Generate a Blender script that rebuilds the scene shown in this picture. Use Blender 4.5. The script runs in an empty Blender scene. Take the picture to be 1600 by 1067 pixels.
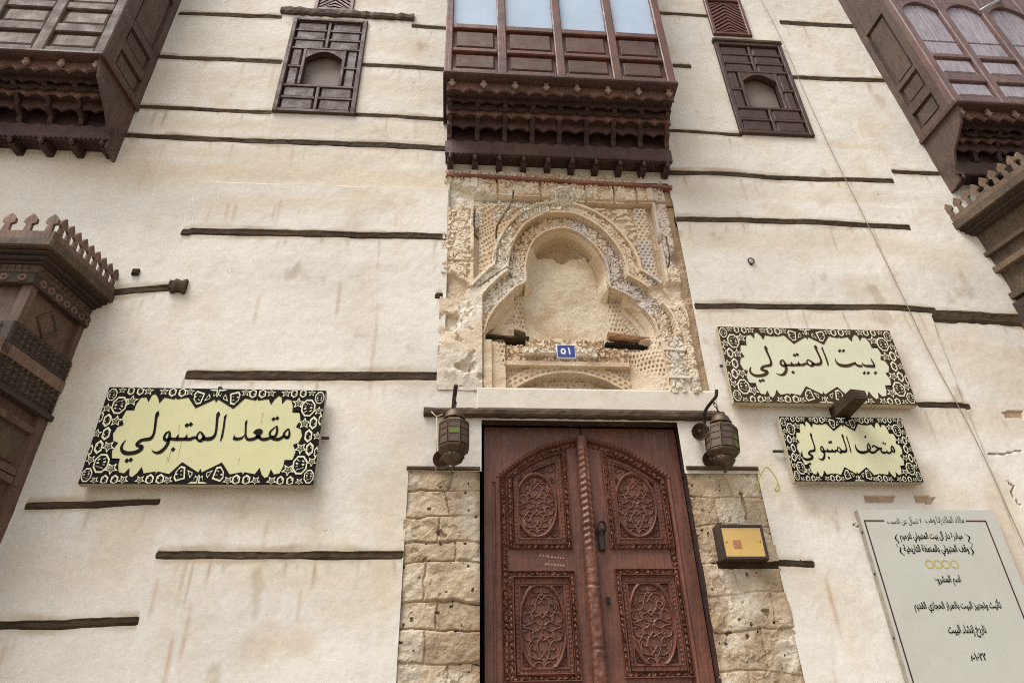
import bpy, bmesh, math, random
import numpy as np
from mathutils import Matrix, Vector
SC = bpy.context.scene
COL = SC.collection
# ---------------------------------------------------------------- camera
CAM_R = np.array([[0.996815674, -0.021535301, -0.076777225],
                  [-0.075911285, -0.551059696, -0.831005830],
                  [-0.024412874, 0.834187894, -0.550939714]])
CAM_C = np.array([0.0, -5.0, 1.6])
FPX, PCX, PCY = 1128.38, 800.0, 533.5
cam = bpy.data.cameras.new('camera')
cam.sensor_width = 36.0
cam.lens = FPX * 36.0 / 1600.0
cam.clip_start, cam.clip_end = 0.05, 500.0
cam_ob = bpy.data.objects.new('camera', cam)
COL.objects.link(cam_ob)
M4 = Matrix.Identity(4)
for i in range(3):
    for j in range(3):
        M4[i][j] = CAM_R[i, j]
    M4[i][3] = CAM_C[i]
cam_ob.matrix_world = M4
SC.camera = cam_ob
# ---------------------------------------------------------------- world, sun, exposure
SUN_EL, SUN_AZ = math.radians(62), math.radians(232)     # azimuth clockwise from +Y
W = bpy.data.worlds.new("World"); SC.world = W; W.use_nodes = True
wn = W.node_tree; bgn = wn.nodes['Background']
sky = wn.nodes.new('ShaderNodeTexSky'); sky.sky_type = 'NISHITA'; sky.sun_disc = False
sky.sun_elevation = SUN_EL; sky.sun_rotation = SUN_AZ
sky.dust_density = 4.0; sky.air_density = 1.2; sky.ozone_density = 0.6
hs = wn.nodes.new('ShaderNodeHueSaturation'); hs.inputs['Saturation'].default_value = 0.22
wn.links.new(sky.outputs[0], hs.inputs['Color']); wn.links.new(hs.outputs[0], bgn.inputs[0])
bgn.inputs[1].default_value = 0.10
sun = bpy.data.lights.new('sun', 'SUN'); sun.energy = 1.9; sun.angle = math.radians(34); sun.color = (1.0, 0.965, 0.92)
sun_ob = bpy.data.objects.new('sun', sun); COL.objects.link(sun_ob)
sd = Vector((math.sin(SUN_AZ) * math.cos(SUN_EL), math.cos(SUN_AZ) * math.cos(SUN_EL), math.sin(SUN_EL)))
sun_ob.rotation_euler = sd.to_track_quat('Z', 'Y').to_euler()
SC.view_settings.view_transform = 'Standard'; SC.view_settings.look = 'None'
SC.view_settings.exposure = 0.95; SC.view_settings.gamma = 1.0
SC.cycles.use_denoising = False
SC.cycles.filter_width = 1.05
rng = random.Random(7)

# ---------------------------------------------------------------- helpers
def at(px, py, y=0.0):
    """photo measurement (pixel of the 1600x1067 photo) on the plane y -> (x, z) in metres"""
    px = np.asarray(px, float); py = np.asarray(py, float)
    d = np.stack([px - PCX, PCY - py, np.full_like(px, -FPX)], -1) @ CAM_R.T
    t = (y - CAM_C[1]) / d[..., 1]
    p = CAM_C + t[..., None] * d
    return p[..., 0], p[..., 2]
def atp(pts, y=0.0):
    a = np.array(pts, float); x, z = at(a[:, 0], a[:, 1], y)
    return list(zip(x.tolist(), z.tolist()))
def crop(pts, ox, oy, k):
    return [(ox + p[0] / k, oy + p[1] / k) + tuple(p[2:]) for p in pts]

_T = np.random.RandomState(3).rand(256, 256).astype(np.float64)
def vnoise(x, z):
    xi = np.floor(x).astype(int); zi = np.floor(z).astype(int)
    fx = x - xi; fz = z - zi
    fx = fx * fx * (3 - 2 * fx); fz = fz * fz * (3 - 2 * fz)
    a = _T[xi & 255, zi & 255]; b = _T[(xi + 1) & 255, zi & 255]
    c = _T[xi & 255, (zi + 1) & 255]; d = _T[(xi + 1) & 255, (zi + 1) & 255]
    return (a * (1 - fx) + b * fx) * (1 - fz) + (c * (1 - fx) + d * fx) * fz - 0.5
def fbm(x, z, f, o=4, s=0.0):
    r = np.zeros_like(x); amp = 1.0
    for k in range(o):
        r += amp * vnoise(x * f + 17.3 * k + s, z * f + 9.1 * k + s * 1.7); amp *= 0.5; f *= 2.03
    return r
def sstep(a, b, x):
    t = np.clip((x - a) / (b - a), 0, 1); return t * t * (3 - 2 * t)
def inside(poly, X, Z):
    r = np.zeros(X.shape, bool); n = len(poly)
    for i in range(n):
        x1, z1 = poly[i]; x2, z2 = poly[(i + 1) % n]
        if z1 == z2: continue
        c = ((z1 > Z) != (z2 > Z)) & (X < (x2 - x1) * (Z - z1) / (z2 - z1) + x1)
        r ^= c
    return r
def pdist(pts, X, Z, closed=False):
    """distance to a polyline and arc length along it at the nearest point"""
    D = np.full(X.shape, 1e9); S = np.zeros(X.shape); acc = 0.0
    n = len(pts)
    for i in range(n if closed else n - 1):
        ax, az = pts[i]; bx, bz = pts[(i + 1) % n]
        L2 = (bx - ax) ** 2 + (bz - az) ** 2 + 1e-12
        t = np.clip(((X - ax) * (bx - ax) + (Z - az) * (bz - az)) / L2, 0, 1)
        d = np.hypot(X - ax - t * (bx - ax), Z - az - t * (bz - az))
        L = math.sqrt(L2); m = d < D
        S = np.where(m, acc + t * L, S); D = np.where(m, d, D); acc += L
    return D, S
def smooth(pts, n=6, closed=False):
    P = [np.array(p, float) for p in pts]; N = len(P); out = []
    for i in range(N if closed else N - 1):
        if closed: p0, p1, p2, p3 = P[i - 1], P[i], P[(i + 1) % N], P[(i + 2) % N]
        else: p0, p1, p2, p3 = P[max(i - 1, 0)], P[i], P[i + 1], P[min(i + 2, N - 1)]
        for k in range(n):
            t = k / n
            out.append(0.5 * ((2 * p1) + (-p0 + p2) * t + (2 * p0 - 5 * p1 + 4 * p2 - p3) * t * t + (-p0 + 3 * p1 - 3 * p2 + p3) * t ** 3))
    if not closed: out.append(P[-1])
    return [tuple(q.tolist()) for q in out]

class MB:
    """collects shapes, then links them as ONE mesh object"""
    def __init__(s): s.v = []; s.f = []; s.m = []; s.sm = []
    def add(s, vs, fs, mi=0, smooth=False):
        b = len(s.v); s.v += [tuple(map(float, q)) for q in vs]
        for f in fs:
            s.f.append([b + i for i in f]); s.m.append(mi); s.sm.append(smooth)
        return s
    def box(s, x0, x1, y0, y1, z0, z1, mi=0, bev=0.0):
        if bev <= 0:
            v = [(x0, y0, z0), (x1, y0, z0), (x1, y1, z0), (x0, y1, z0), (x0, y0, z1), (x1, y0, z1), (x1, y1, z1), (x0, y1, z1)]
            return s.add(v, [(0, 3, 2, 1), (4, 5, 6, 7), (0, 1, 5, 4), (1, 2, 6, 5), (2, 3, 7, 6), (3, 0, 4, 7)], mi)
        b = min(bev, (x1 - x0) * .45, (z1 - z0) * .45, (y1 - y0) * .9)
        # bevelled front face (front = y0)
        v = [(x0 + b, y0, z0 + b), (x1 - b, y0, z0 + b), (x1 - b, y0, z1 - b), (x0 + b, y0, z1 - b),
             (x0, y0 + b, z0), (x1, y0 + b, z0), (x1, y0 + b, z1), (x0, y0 + b, z1),
             (x0, y1, z0), (x1, y1, z0), (x1, y1, z1), (x0, y1, z1)]
        return s.add(v, [(0, 1, 2, 3), (0, 4, 5, 1), (1, 5, 6, 2), (2, 6, 7, 3), (3, 7, 4, 0),
                         (4, 8, 9, 5), (5, 9, 10, 6), (6, 10, 11, 7), (7, 11, 8, 4), (8, 11, 10, 9)], mi)
    def prism(s, poly, y0, y1, mi=0, axis='y'):
        n = len(poly)
        def P(p, y): return (p[0], y, p[1]) if axis == 'y' else (y, p[0], p[1])
        v = [P(p, y0) for p in poly] + [P(p, y1) for p in poly]
        f = [list(range(n)), list(range(2 * n - 1, n - 1, -1))] + [(i, (i + 1) % n, n + (i + 1) % n, n + i) for i in range(n)]
        return s.add(v, f, mi)
    def flat(s, poly, y, mi=0):
        return s.add([(p[0], y, p[1]) for p in poly], [list(range(len(poly)))], mi)
    def tube(s, pts, r, n=8, mi=0, taper=None):
        P = [Vector(p) for p in pts]; rings = []; b = len(s.v)
        up = Vector((0.13, 0.9, 0.41))
        for i, p in enumerate(P):
            t = (P[min(i + 1, len(P) - 1)] - P[max(i - 1, 0)]).normalized()
            a = t.cross(up).normalized(); c = t.cross(a).normalized()
            rr = r if taper is None else r + (taper - r) * i / (len(P) - 1)
            for k in range(n):
                q = p + (a * math.cos(2 * math.pi * k / n) + c * math.sin(2 * math.pi * k / n)) * rr
                s.v.append(tuple(q))
        for i in range(len(P) - 1):
            for k in range(n):
                s.f.append([b + i * n + k, b + i * n + (k + 1) % n, b + (i + 1) * n + (k + 1) % n, b + (i + 1) * n + k]); s.m.append(mi); s.sm.append(True)
        s.f.append([b + k for k in range(n)]); s.m.append(mi); s.sm.append(False)
        e = b + (len(P) - 1) * n
        s.f.append([e + k for k in range(n - 1, -1, -1)]); s.m.append(mi); s.sm.append(False)
        return s
    def lathe(s, prof, n=16, cen=(0, 0, 0), mat=None, mi=0, sm=True, rot=0.0):
        b = len(s.v); c = Vector(cen)
        for r, z in prof:
            for k in range(n):
                a = 2 * math.pi * k / n + rot
                q = Vector((r * math.cos(a), r * math.sin(a), z))
                if mat is not None: q = mat @ q
                s.v.append(tuple(c + q))
        for i in range(len(prof) - 1):
            for k in range(n):
                s.f.append([b + i * n + k, b + i * n + (k + 1) % n, b + (i + 1) * n + (k + 1) % n, b + (i + 1) * n + k]); s.m.append(mi); s.sm.append(sm)
        s.f.append([b + k for k in range(n - 1, -1, -1)]); s.m.append(mi); s.sm.append(False)
        e = b + (len(prof) - 1) * n
        s.f.append([e + k for k in range(n)]); s.m.append(mi); s.sm.append(False)
        return s
    def warp(s, fn):
        s.v = [fn(*q) for q in s.v]; return s
    def build(s, name, mats, parent=None, org=(0, 0, 0)):
        me = bpy.data.meshes.new(name)
        o = np.array(org, float)
        me.from_pydata([tuple(np.array(q) - o) for q in s.v], [], s.f)
        if not isinstance(mats, (list, tuple)): mats = [mats]
        for m in mats: me.materials.append(m)
        for i, p in enumerate(me.polygons): p.material_index = s.m[i]; p.use_smooth = s.sm[i]
        bm = bmesh.new(); bm.from_mesh(me); bmesh.ops.recalc_face_normals(bm, faces=[f for f in bm.faces]); bm.to_mesh(me); bm.free()
        return link(name, me, parent, org)
def link(name, me, parent=None, org=(0, 0, 0)):
    ob = bpy.data.objects.new(name, me); COL.objects.link(ob)
    if parent is None: ob.location = org
    else:
        ob.parent = parent
        ob.location = Vector(org) - ORG.get(parent.name, Vector((0, 0, 0)))
        ORG[ob.name] = Vector(org)
    return ob
ORG = {}
def thing(name, label, cat, loc=(0, 0, 0), group=None):
    o = bpy.data.objects.new(name, None); COL.objects.link(o); o.location = loc
    o.empty_display_size = 0.2
    ORG[o.name] = Vector(loc)
    return tag(o, label, cat, group)
def tag(o, label, cat, group=None):
    o['label'] = label; o['category'] = cat
    if group: o['group'] = group
    return o
def grid_mesh(name, xs, zs, Y, mat, parent=None, keep=None, col=None, Zc=None):
    """height-field sheet: vertex (x, Y, z) on the grid xs * zs"""
    nx, nz = len(xs), len(zs)
    X, Z = np.meshgrid(xs, zs, indexing='ij')
    if Zc is not None: Z = Zc
    co = np.stack([X, Y, Z], -1).reshape(-1, 3)
    I = np.arange(nx * nz).reshape(nx, nz)
    q = np.stack([I[:-1, :-1], I[1:, :-1], I[1:, 1:], I[:-1, 1:]], -1)
    if keep is not None: q = q[keep]
    q = q.reshape(-1, 4)
    me = bpy.data.meshes.new(name)
    me.vertices.add(len(co)); me.vertices.foreach_set('co', co.ravel().astype(np.float32))
    me.loops.add(q.size); me.loops.foreach_set('vertex_index', q.ravel().astype(np.int32))
    me.polygons.add(len(q)); me.polygons.foreach_set('loop_start', (np.arange(len(q)) * 4).astype(np.int32))
    me.polygons.foreach_set('loop_total', np.full(len(q), 4, np.int32))
    me.polygons.foreach_set('use_smooth', np.zeros(len(q), bool))
    if col is not None:
        a = me.color_attributes.new('Col', 'FLOAT_COLOR', 'POINT')
        c4 = np.concatenate([col.reshape(-1, 3), np.ones((len(co), 1))], 1)
        a.data.foreach_set('color', c4.ravel().astype(np.float32))
    me.update(); me.validate()
    me.materials.append(mat)
    return link(name, me, parent)

# ---------------------------------------------------------------- materials
def S(r, g, b):
    f = lambda c: (c / 255 / 12.92) if c / 255 <= 0.04045 else ((c / 255 + 0.055) / 1.055) ** 2.4
    return (f(r), f(g), f(b))
class NT:
    def __init__(s, name):
        s.m = bpy.data.materials.new(name); s.m.use_nodes = True; s.t = s.m.node_tree
        s.b = s.t.nodes['Principled BSDF']; s.L = s.t.links
        tc = s.t.nodes.new('ShaderNodeTexCoord'); s.co = tc.outputs['Object']
    def n(s, k, **kw):
        q = s.t.nodes.new(k)
        for a, v in kw.items(): setattr(q, a, v)
        return q
    def mapping(s, sc):
        q = s.n('ShaderNodeMapping'); q.inputs['Scale'].default_value = sc; s.L.new(s.co, q.inputs[0]); return q.outputs[0]
    def noise(s, scale, detail=4, rough=0.6, vec=None, dist=0.0):
        q = s.n('ShaderNodeTexNoise'); q.inputs['Scale'].default_value = scale; q.inputs['Detail'].default_value = detail
        q.inputs['Roughness'].default_value = rough; q.inputs['Distortion'].default_value = dist
        s.L.new(vec or s.co, q.inputs['Vector']); return q.outputs['Fac']
    def ramp(s, fac, stops):
        q = s.n('ShaderNodeValToRGB'); e = q.color_ramp.elements
        while len(e) < len(stops): e.new(0.5)
        for i, (p, c) in enumerate(stops):
            e[i].position = p; e[i].color = (c, c, c, 1) if not isinstance(c, tuple) else (*c, 1)
        s.L.new(fac, q.inputs[0]); return q.outputs[0]
    def mix(s, fac, a, b, mode='MIX'):
        q = s.n('ShaderNodeMix', data_type='RGBA', blend_type=mode)
        for sock, v in ((q.inputs[0], fac), (q.inputs[6], a), (q.inputs[7], b)):
            if isinstance(v, (int, float)): sock.default_value = v
            elif isinstance(v, tuple): sock.default_value = (*v, 1)
            else: s.L.new(v, sock)
        return q.outputs[2]
    def bump(s, h, strength, dist=0.01, prev=None):
        q = s.n('ShaderNodeBump'); q.inputs['Strength'].default_value = strength; q.inputs['Distance'].default_value = dist
        s.L.new(h, q.inputs['Height'])
        if prev is not None: s.L.new(prev, q.inputs['Normal'])
        return q.outputs[0]
    def out(s, color, rough=0.8, normal=None, metal=0.0, spec=None):
        if isinstance(color, tuple): s.b.inputs['Base Color'].default_value = (*color, 1)
        else: s.L.new(color, s.b.inputs['Base Color'])
        if isinstance(rough, float): s.b.inputs['Roughness'].default_value = rough
        else: s.L.new(rough, s.b.inputs['Roughness'])
        s.b.inputs['Metallic'].default_value = metal
        if spec is not None: s.b.inputs['Specular IOR Level'].default_value = spec
        if normal is not None: s.L.new(normal, s.b.inputs['Normal'])
        return s.m
def mul(c, k): return tuple(v * k for v in c)
def m_wood(name, c, var=0.45, rough=0.62, grain=1.0, worn=None, worn_amt=0.25, vert=True, spec=0.4):
    t = NT(name)
    big = t.ramp(t.noise(2.3, 5, 0.65), [(0.3, 0.0), (0.72, 1.0)])
    gv = t.mapping((30, 30, 2.2) if vert else (2.2, 30, 30))
    g = t.noise(2.2, 5, 0.65, gv, 0.6)
    base = t.mix(big, mul(c, 1 - var), mul(c, 1 + var * 0.9))
    base = t.mix(0.75, base, t.ramp(g, [(0.3, 0.35), (0.5, 0.9), (0.75, 1.35)]), 'MULTIPLY')
    if worn:
        w = t.ramp(t.noise(6.5, 8, 0.72), [(0.55, 0.0), (0.7, 1.0)])
        base = t.mix(t.mix(worn_amt, (0, 0, 0), w), base, worn)
    fine = t.noise(90, 3, 0.6)
    nb = t.bump(g, 0.5 * grain, 0.006); nb = t.bump(fine, 0.25 * grain, 0.003, nb)
    r = t.ramp(t.noise(8, 4), [(0.3, rough - 0.14), (0.7, rough + 0.14)])
    return t.out(base, r, nb, spec=spec)
def m_simple(name, c, rough=0.6, var=0.2, scale=12.0, metal=0.0, bump=0.2, dirt=None, dirt_amt=0.5, spec=0.5):
    t = NT(name)
    base = t.mix(t.ramp(t.noise(scale, 6, 0.65), [(0.3, 0.0), (0.7, 1.0)]), mul(c, 1 - var), mul(c, 1 + var))
    if dirt:
        base = t.mix(t.mix(dirt_amt, (0, 0, 0), t.ramp(t.noise(scale * 0.45, 9, 0.75), [(0.5, 0.0), (0.66, 1.0)])), base, dirt)
    return t.out(base, rough, t.bump(t.noise(scale * 9, 4), bump, 0.003), metal, spec)
def m_plaster():
    t = NT('lime_plaster')
    a = t.n('ShaderNodeVertexColor', layer_name='Col').outputs[0]
    sv = t.mapping((3.0, 3.0, 0.7))
    st = t.ramp(t.noise(2.6, 8, 0.72, sv, 0.4), [(0.46, 0.0), (0.72, 1.0)])
    c = t.mix(t.mix(0.22, (0, 0, 0), st), a, S(198, 184, 160))
    c = t.mix(0.55, c, t.ramp(t.noise(26, 6, 0.7), [(0.25, 0.82), (0.6, 1.05)]), 'MULTIPLY')
    c = t.mix(0.5, c, t.ramp(t.noise(150, 4, 0.7), [(0.3, 0.86), (0.6, 1.04)]), 'MULTIPLY')
    sp = t.ramp(t.noise(60, 2, 0.5), [(0.22, 1.0), (0.27, 0.0)])
    c = t.mix(t.mix(0.5, (0, 0, 0), sp), c, S(120, 95, 75))
    # hairline cracks in patches
    vo = t.n('ShaderNodeTexVoronoi', feature='DISTANCE_TO_EDGE'); vo.inputs['Scale'].default_value = 2.6
    wv = t.n('ShaderNodeVectorMath', operation='MULTIPLY_ADD'); wv.inputs[1].default_value = (0.35, 0.35, 0.35)
    ns = t.n('ShaderNodeTexNoise'); ns.inputs['Scale'].default_value = 5.0; ns.inputs['Detail'].default_value = 6; t.L.new(t.co, ns.inputs['Vector'])
    t.L.new(ns.outputs['Color'], wv.inputs[0]); t.L.new(t.co, wv.inputs[2]); t.L.new(wv.outputs[0], vo.inputs['Vector'])
    cr = t.ramp(vo.outputs['Distance'], [(0.0, 1.0), (0.008, 0.0)])
    pm = t.ramp(t.noise(1.3, 5, 0.7), [(0.55, 0.0), (0.66, 0.7)])
    c = t.mix(t.mix(1.0, cr, pm, 'MULTIPLY'), c, S(128, 104, 82))
    nb = t.bump(t.noise(6, 8, 0.62), 0.22, 0.02); nb = t.bump(t.noise(60, 5, 0.7), 0.16, 0.004, nb)
    return t.out(c, 0.9, nb, spec=0.2)
def m_attr(name, rough=0.9, tint=S(150, 120, 85), fine=45.0, b=0.5):
    t = NT(name)
    a = t.n('ShaderNodeVertexColor', layer_name='Col').outputs[0]
    c = t.mix(t.mix(0.45, (0, 0, 0), t.ramp(t.noise(fine * 0.3, 7, 0.7), [(0.45, 0.0), (0.7, 1.0)])), a, tint)
    c = t.mix(0.6, c, t.ramp(t.noise(fine, 5, 0.7), [(0.3, 0.7), (0.65, 1.12)]), 'MULTIPLY')
    nb = t.bump(t.noise(fine * 0.8, 7, 0.7), b, 0.012); nb = t.bump(t.noise(fine * 4, 3), b * 0.6, 0.003, nb)
    return t.out(c, rough, nb, spec=0.2)
M = {}
M['plaster'] = m_plaster()
M['plaster_flat'] = m_simple('fresh_plaster', S(206, 198, 184), 0.9, 0.08, 5.0, 0, 0.6, S(176, 158, 132), 0.55)
M['stone'] = m_attr('coral_stone', tint=S(178, 152, 122), fine=34.0, b=1.0)
M['carved_stone'] = m_attr('carved_limestone', tint=S(194, 166, 134), fine=60.0, b=0.55)
M['beam'] = m_wood('old_beam_wood', S(72, 60, 46), 0.5, 0.85, 1.6, S(104, 90, 70), 0.5, vert=False, spec=0.2)
M['lintel'] = m_wood('lintel_wood', S(80, 66, 54), 0.4, 0.8, 1.2, S(140, 122, 100), 0.4, vert=False, spec=0.2)
M['bay_red'] = m_wood('reddish_bay_wood', S(100, 60, 50), 0.35, 0.55, 0.8, S(140, 110, 92), 0.3)
M['bay_red_panel'] = m_wood('brown_bay_panel', S(86, 54, 42), 0.35, 0.6, 0.9, S(130, 95, 72), 0.35, vert=False)
M['bay_dark'] = m_wood('dark_bay_wood', S(60, 41, 36), 0.4, 0.65, 0.9)
M['bay_dark_lt'] = m_wood('brown_corbel_wood', S(78, 54, 47), 0.35, 0.6, 0.9, S(110, 84, 74), 0.4)
M['scallop_wood'] = m_wood('scalloped_wood', S(116, 86, 76), 0.4, 0.5, 0.8, S(156, 130, 118), 0.5)
M['bay_grey'] = m_wood('faded_grey_wood', S(94, 78, 70), 0.28, 0.72, 0.7, S(140, 140, 126), 0.5)
M['bay_side'] = m_wood('weathered_brown_wood', S(86, 68, 60), 0.35, 0.6, 0.9, S(122, 92, 76), 0.5)
M['bay_mauve_panel'] = m_wood('faded_grey_panel', S(158, 150, 158), 0.14, 0.55, 0.5, S(172, 166, 170), 0.4)
M['bay_grey_panel'] = m_wood('grey_bay_panel', S(126, 112, 102), 0.2, 0.74, 0.5, S(156, 150, 140), 0.4)
M['bay_mauve'] = m_wood('faded_mauve_wood', S(112, 86, 82), 0.2, 0.5, 0.7, S(150, 132, 130), 0.4)
M['pendant'] = m_wood('pale_pendant_wood', S(150, 122, 112), 0.25, 0.6, 0.6)
M['window_wood'] = m_wood('shutter_wood', S(74, 52, 44), 0.3, 0.65, 0.9, S(100, 76, 64), 0.35)
M['window_dark'] = m_wood('shutter_panel_wood', S(68, 47, 39), 0.3, 0.6, 0.9)
M['chalk'] = m_simple('old_chalk', S(176, 150, 134), 0.9)
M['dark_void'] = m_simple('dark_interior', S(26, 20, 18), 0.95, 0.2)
M['board_grey'] = m_simple('dusty_grey_board', S(120, 108, 100), 0.7, 0.15, 5.0)
M['glass'] = m_simple('pale_glazing', S(172, 190, 212), 0.12, 0.08, 2.0, bump=0.02, dirt=S(176, 190, 204), dirt_amt=0.6)  # pale blue sky reflection put into the base colour
M['porch'] = m_wood('porch_carved_wood', S(88, 72, 58), 0.35, 0.75, 1.3, S(132, 108, 84), 0.4)
M['porch_panel'] = m_wood('porch_red_wood', S(100, 76, 64), 0.25, 0.7, 0.8, S(142, 108, 90), 0.3)
M['porch_dark'] = m_wood('porch_dark_wood', S(64, 52, 44), 0.35, 0.75, 1.2)
M['merlon'] = m_wood('merlon_wood', S(118, 94, 82), 0.4, 0.8, 0.8, S(150, 100, 66), 0.6)
M['merlon_tan'] = m_wood('tan_merlon_wood', S(112, 92, 74), 0.3, 0.8, 0.8, S(146, 122, 96), 0.5)
M['door'] = m_wood('door_wood', S(107, 66, 50), 0.34, 0.44, 0.5, S(128, 84, 66), 0.45, spec=0.45)
M['iron'] = m_simple('dark_iron', S(58, 50, 44), 0.6, 0.3, 30.0, 0.6, 0.3)
M['lantern'] = m_simple('aged_bronze', S(84, 70, 56), 0.5, 0.35, 40.0, 0.7, 0.5, S(110, 96, 74), 0.6)
M['dome'] = m_simple('dull_dome_metal', S(112, 98, 82), 0.55, 0.2, 25.0, 0.5, 0.2)
M['pane_dark'] = m_simple('dusty_dark_glass', S(86, 66, 54), 0.3, 0.25, 40.0)
M['pane_green'] = m_simple('green_glass', S(98, 112, 44), 0.25, 0.2, 40.0)
M['tie_wood'] = m_wood('exposed_tie_wood', S(138, 104, 72), 0.35, 0.85, 1.4, S(168, 136, 100), 0.5, vert=False, spec=0.2)
M['red_strip'] = m_wood('red_painted_strip', S(136, 88, 72), 0.25, 0.8, 0.8, S(180, 130, 104), 0.5, vert=False)
M['cable'] = m_simple('grey_brown_cable', S(140, 124, 100), 0.6)
M['wire_y'] = m_simple('yellow_green_wire', S(168, 156, 84), 0.5)
M['wire_p'] = m_simple('pale_wire', S(196, 180, 150), 0.6)
# ---------------------------------------------------------------- ground
g = MB(); g.add([(-60, -60, 0), (60, -60, 0), (60, 30, 0), (-60, 30, 0)], [(0, 1, 2, 3)])
M['street'] = m_simple('sandy_paving', S(136, 124, 106), 0.9, 0.15, 3.0)
gr = g.build('street', M['street']); gr['kind'] = 'structure'
# ---------------------------------------------------------------- the house
house = thing('town_house', 'old whitewashed coral stone house with dark timber courses, wooden bay windows and a carved door', 'house', (0, 0, 0))
# timber courses: centre line in photo measurements, half thickness in px
BEAMS = [
    ([(280, 21), (350, 24), (440, 28)], 3.2), ([(645, 41), (700, 45)], 3.2),
    ([(246, 88), (340, 93), (441, 98)], 3.2), ([(566, 102), (640, 106), (697, 110)], 3.2),
    ([(216, 166), (320, 171), (424, 176)], 3.2), ([(553, 179), (620, 183), (702, 189)], 3.0),
    ([(184, 210), (300, 216), (450, 222), (600, 228), (706, 235)], 4.2),
    ([(170, 458), (220, 453), (272, 449), (290, 446)], 5.5),
    ([(286, 364), (420, 366), (560, 370), (696, 373)], 4.6),
    ([(291, 585), (400, 586), (540, 587), (686, 588)], 7.2),
    ([(40, 789), (140, 787), (250, 783)], 5.5), ([(244, 866), (420, 867), (629, 867)], 6.5),
    ([(-60, 977), (90, 975), (216, 968)], 7.5),
    ([(1027, 21), (1106, 25)], 2.4), ([(1050, 103), (1078, 105)], 3.0),
    ([(1218, 35), (1270, 38), (1335, 42)], 3.4), ([(1234, 120), (1300, 123), (1385, 126)], 3.4),
    ([(1044, 205), (1100, 207), (1158, 211)], 2.6),
    ([(1042, 270), (1120, 270), (1200, 276), (1320, 281), (1394, 283)], 3.8), ([(1392, 269), (1475, 272)], 3.2),
    ([(1056, 345), (1160, 346), (1280, 350), (1418, 357)], 4.4),
    ([(1086, 479), (1250, 480), (1400, 481), (1460, 486)], 4.8), ([(1455, 493), (1520, 495), (1620, 500)], 8.5),
    ([(1432, 632), (1516, 634)], 4.6), ([(1102, 878), (1190, 877), (1240, 879), (1272, 881)], 5.8),
    ([(680, 462), (691, 462)], 5.0),
]
HOLES = [(-0.325, 2.315, -1, 3.76), (0.21, 1.75, -1, 4.19), (-0.1, 2.07, 4.47, 6.84), (-1.88, -1.1, 7.68, 9.2),
         (2.98, 3.77, 7.66, 9.2), (3.03, 3.44, 9.42, 10.1), (-1.68, -1.3, 9.46, 10.2)]
xs = np.unique(np.concatenate([np.linspace(-9, -3.5, 12), np.arange(-3.45, 5.35, 0.0138), np.linspace(5.4, 10, 10)]))
zs = np.unique(np.concatenate([np.linspace(-0.1, 2.0, 6), np.arange(2.1, 10.35, 0.0138), np.linspace(10.5, 12.5, 6)]))
X, Z = np.meshgrid(xs, zs, indexing='ij')
H = 0.016 * fbm(X, Z, 0.55, 3) + 0.008 * fbm(X, Z, 2.4, 4, 5.0) + 0.0022 * fbm(X, Z, 11, 3, 2.0)
# old plaster lifts: one coat ends in a ragged step
def step_line(pts, y=0.0):
    return atp(pts, y)
(ax, az), (bx, bz) = step_line([(306, 290), (284, 490)])
t = (Z - az) / (bz - az); xl = ax + (bx - ax) * t + 0.02 * fbm(X, Z, 3, 3, 8.0)
H += 0.016 * sstep(-0.008, 0.008, X - xl) * sstep(5.3, 5.75, Z) * (Z < 6.62)
(ax, az), (bx, bz) = step_line([(1457, 500), (1532, 690)])
t = (Z - az) / (bz - az); xl = ax + (bx - ax) * t + 0.03 * fbm(X, Z, 3, 3, 3.0)
H += -0.018 * sstep(-0.01, 0.01, X - xl) * sstep(3.2, 3.6, Z) * (Z < 5.3)
zl = 6.62 + 0.03 * fbm(X, Z, 2, 3, 4.0)
H += 0.012 * sstep(0.01, -0.01, Z - zl) * ((X > -2.45) & (X < -0.1) & (Z > 6.0))
slots = np.zeros(X.shape); beam_boxes = []; ZC_ = Z.copy()
for k, (pl, ht) in enumerate(BEAMS):
    up = atp([(p[0], p[1] - ht) for p in pl]); dn = atp([(p[0], p[1] + ht) for p in pl])
    ux, uz = zip(*up); dx, dz = zip(*dn)
    x0, x1 = max(min(ux), -6), max(ux)
    zu = np.interp(X, ux, uz) + 0.011 * fbm(X, Z * 0 + k * 3.1, 4.5, 5); zd = np.interp(X, dx, dz) + 0.011 * fbm(X, Z * 0 + k * 5.7 + 40, 4.5, 5)
    e = 0.02 * fbm(X * 0 + k, Z, 9, 2)
    zu1, zd1 = zu[:, :1], zd[:, :1]                       # one edge height per column of the sheet
    zu = np.broadcast_to(zu1, X.shape); zd = np.broadcast_to(zd1, X.shape)
    iu = np.abs(zs[None, :] - zu1).argmin(1); il = np.abs(zs[None, :] - zd1).argmin(1)
    iu = np.maximum(iu, il + 2)
    jj = np.arange(len(zs))[None, :]
    colm = ((xs > x0) & (xs < x1))
    m = colm[:, None] & (jj < iu[:, None]) & (jj > il[:, None])
    ci = np.where(colm)[0]
    ZC_[ci, iu[ci]] = zu1[ci, 0]; ZC_[ci, il[ci]] = zd1[ci, 0]
    ZC_[ci, iu[ci] - 1] = np.minimum(ZC_[ci, iu[ci] - 1], zu1[ci, 0] - .003); ZC_[ci, il[ci] + 1] = np.maximum(ZC_[ci, il[ci] + 1], zd1[ci, 0] + .003)
    near = (X > x0 - .06) & (X < x1 + .06) & (Z < zu + .05) & (Z > zd - .05)
    H += 0
    slots = np.where(m, 1, slots)
    beam_boxes.append((x0, x1, ux, uz, dx, dz))
H0 = H.copy(); H = np.where(slots > 0, -0.075, H)
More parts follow.
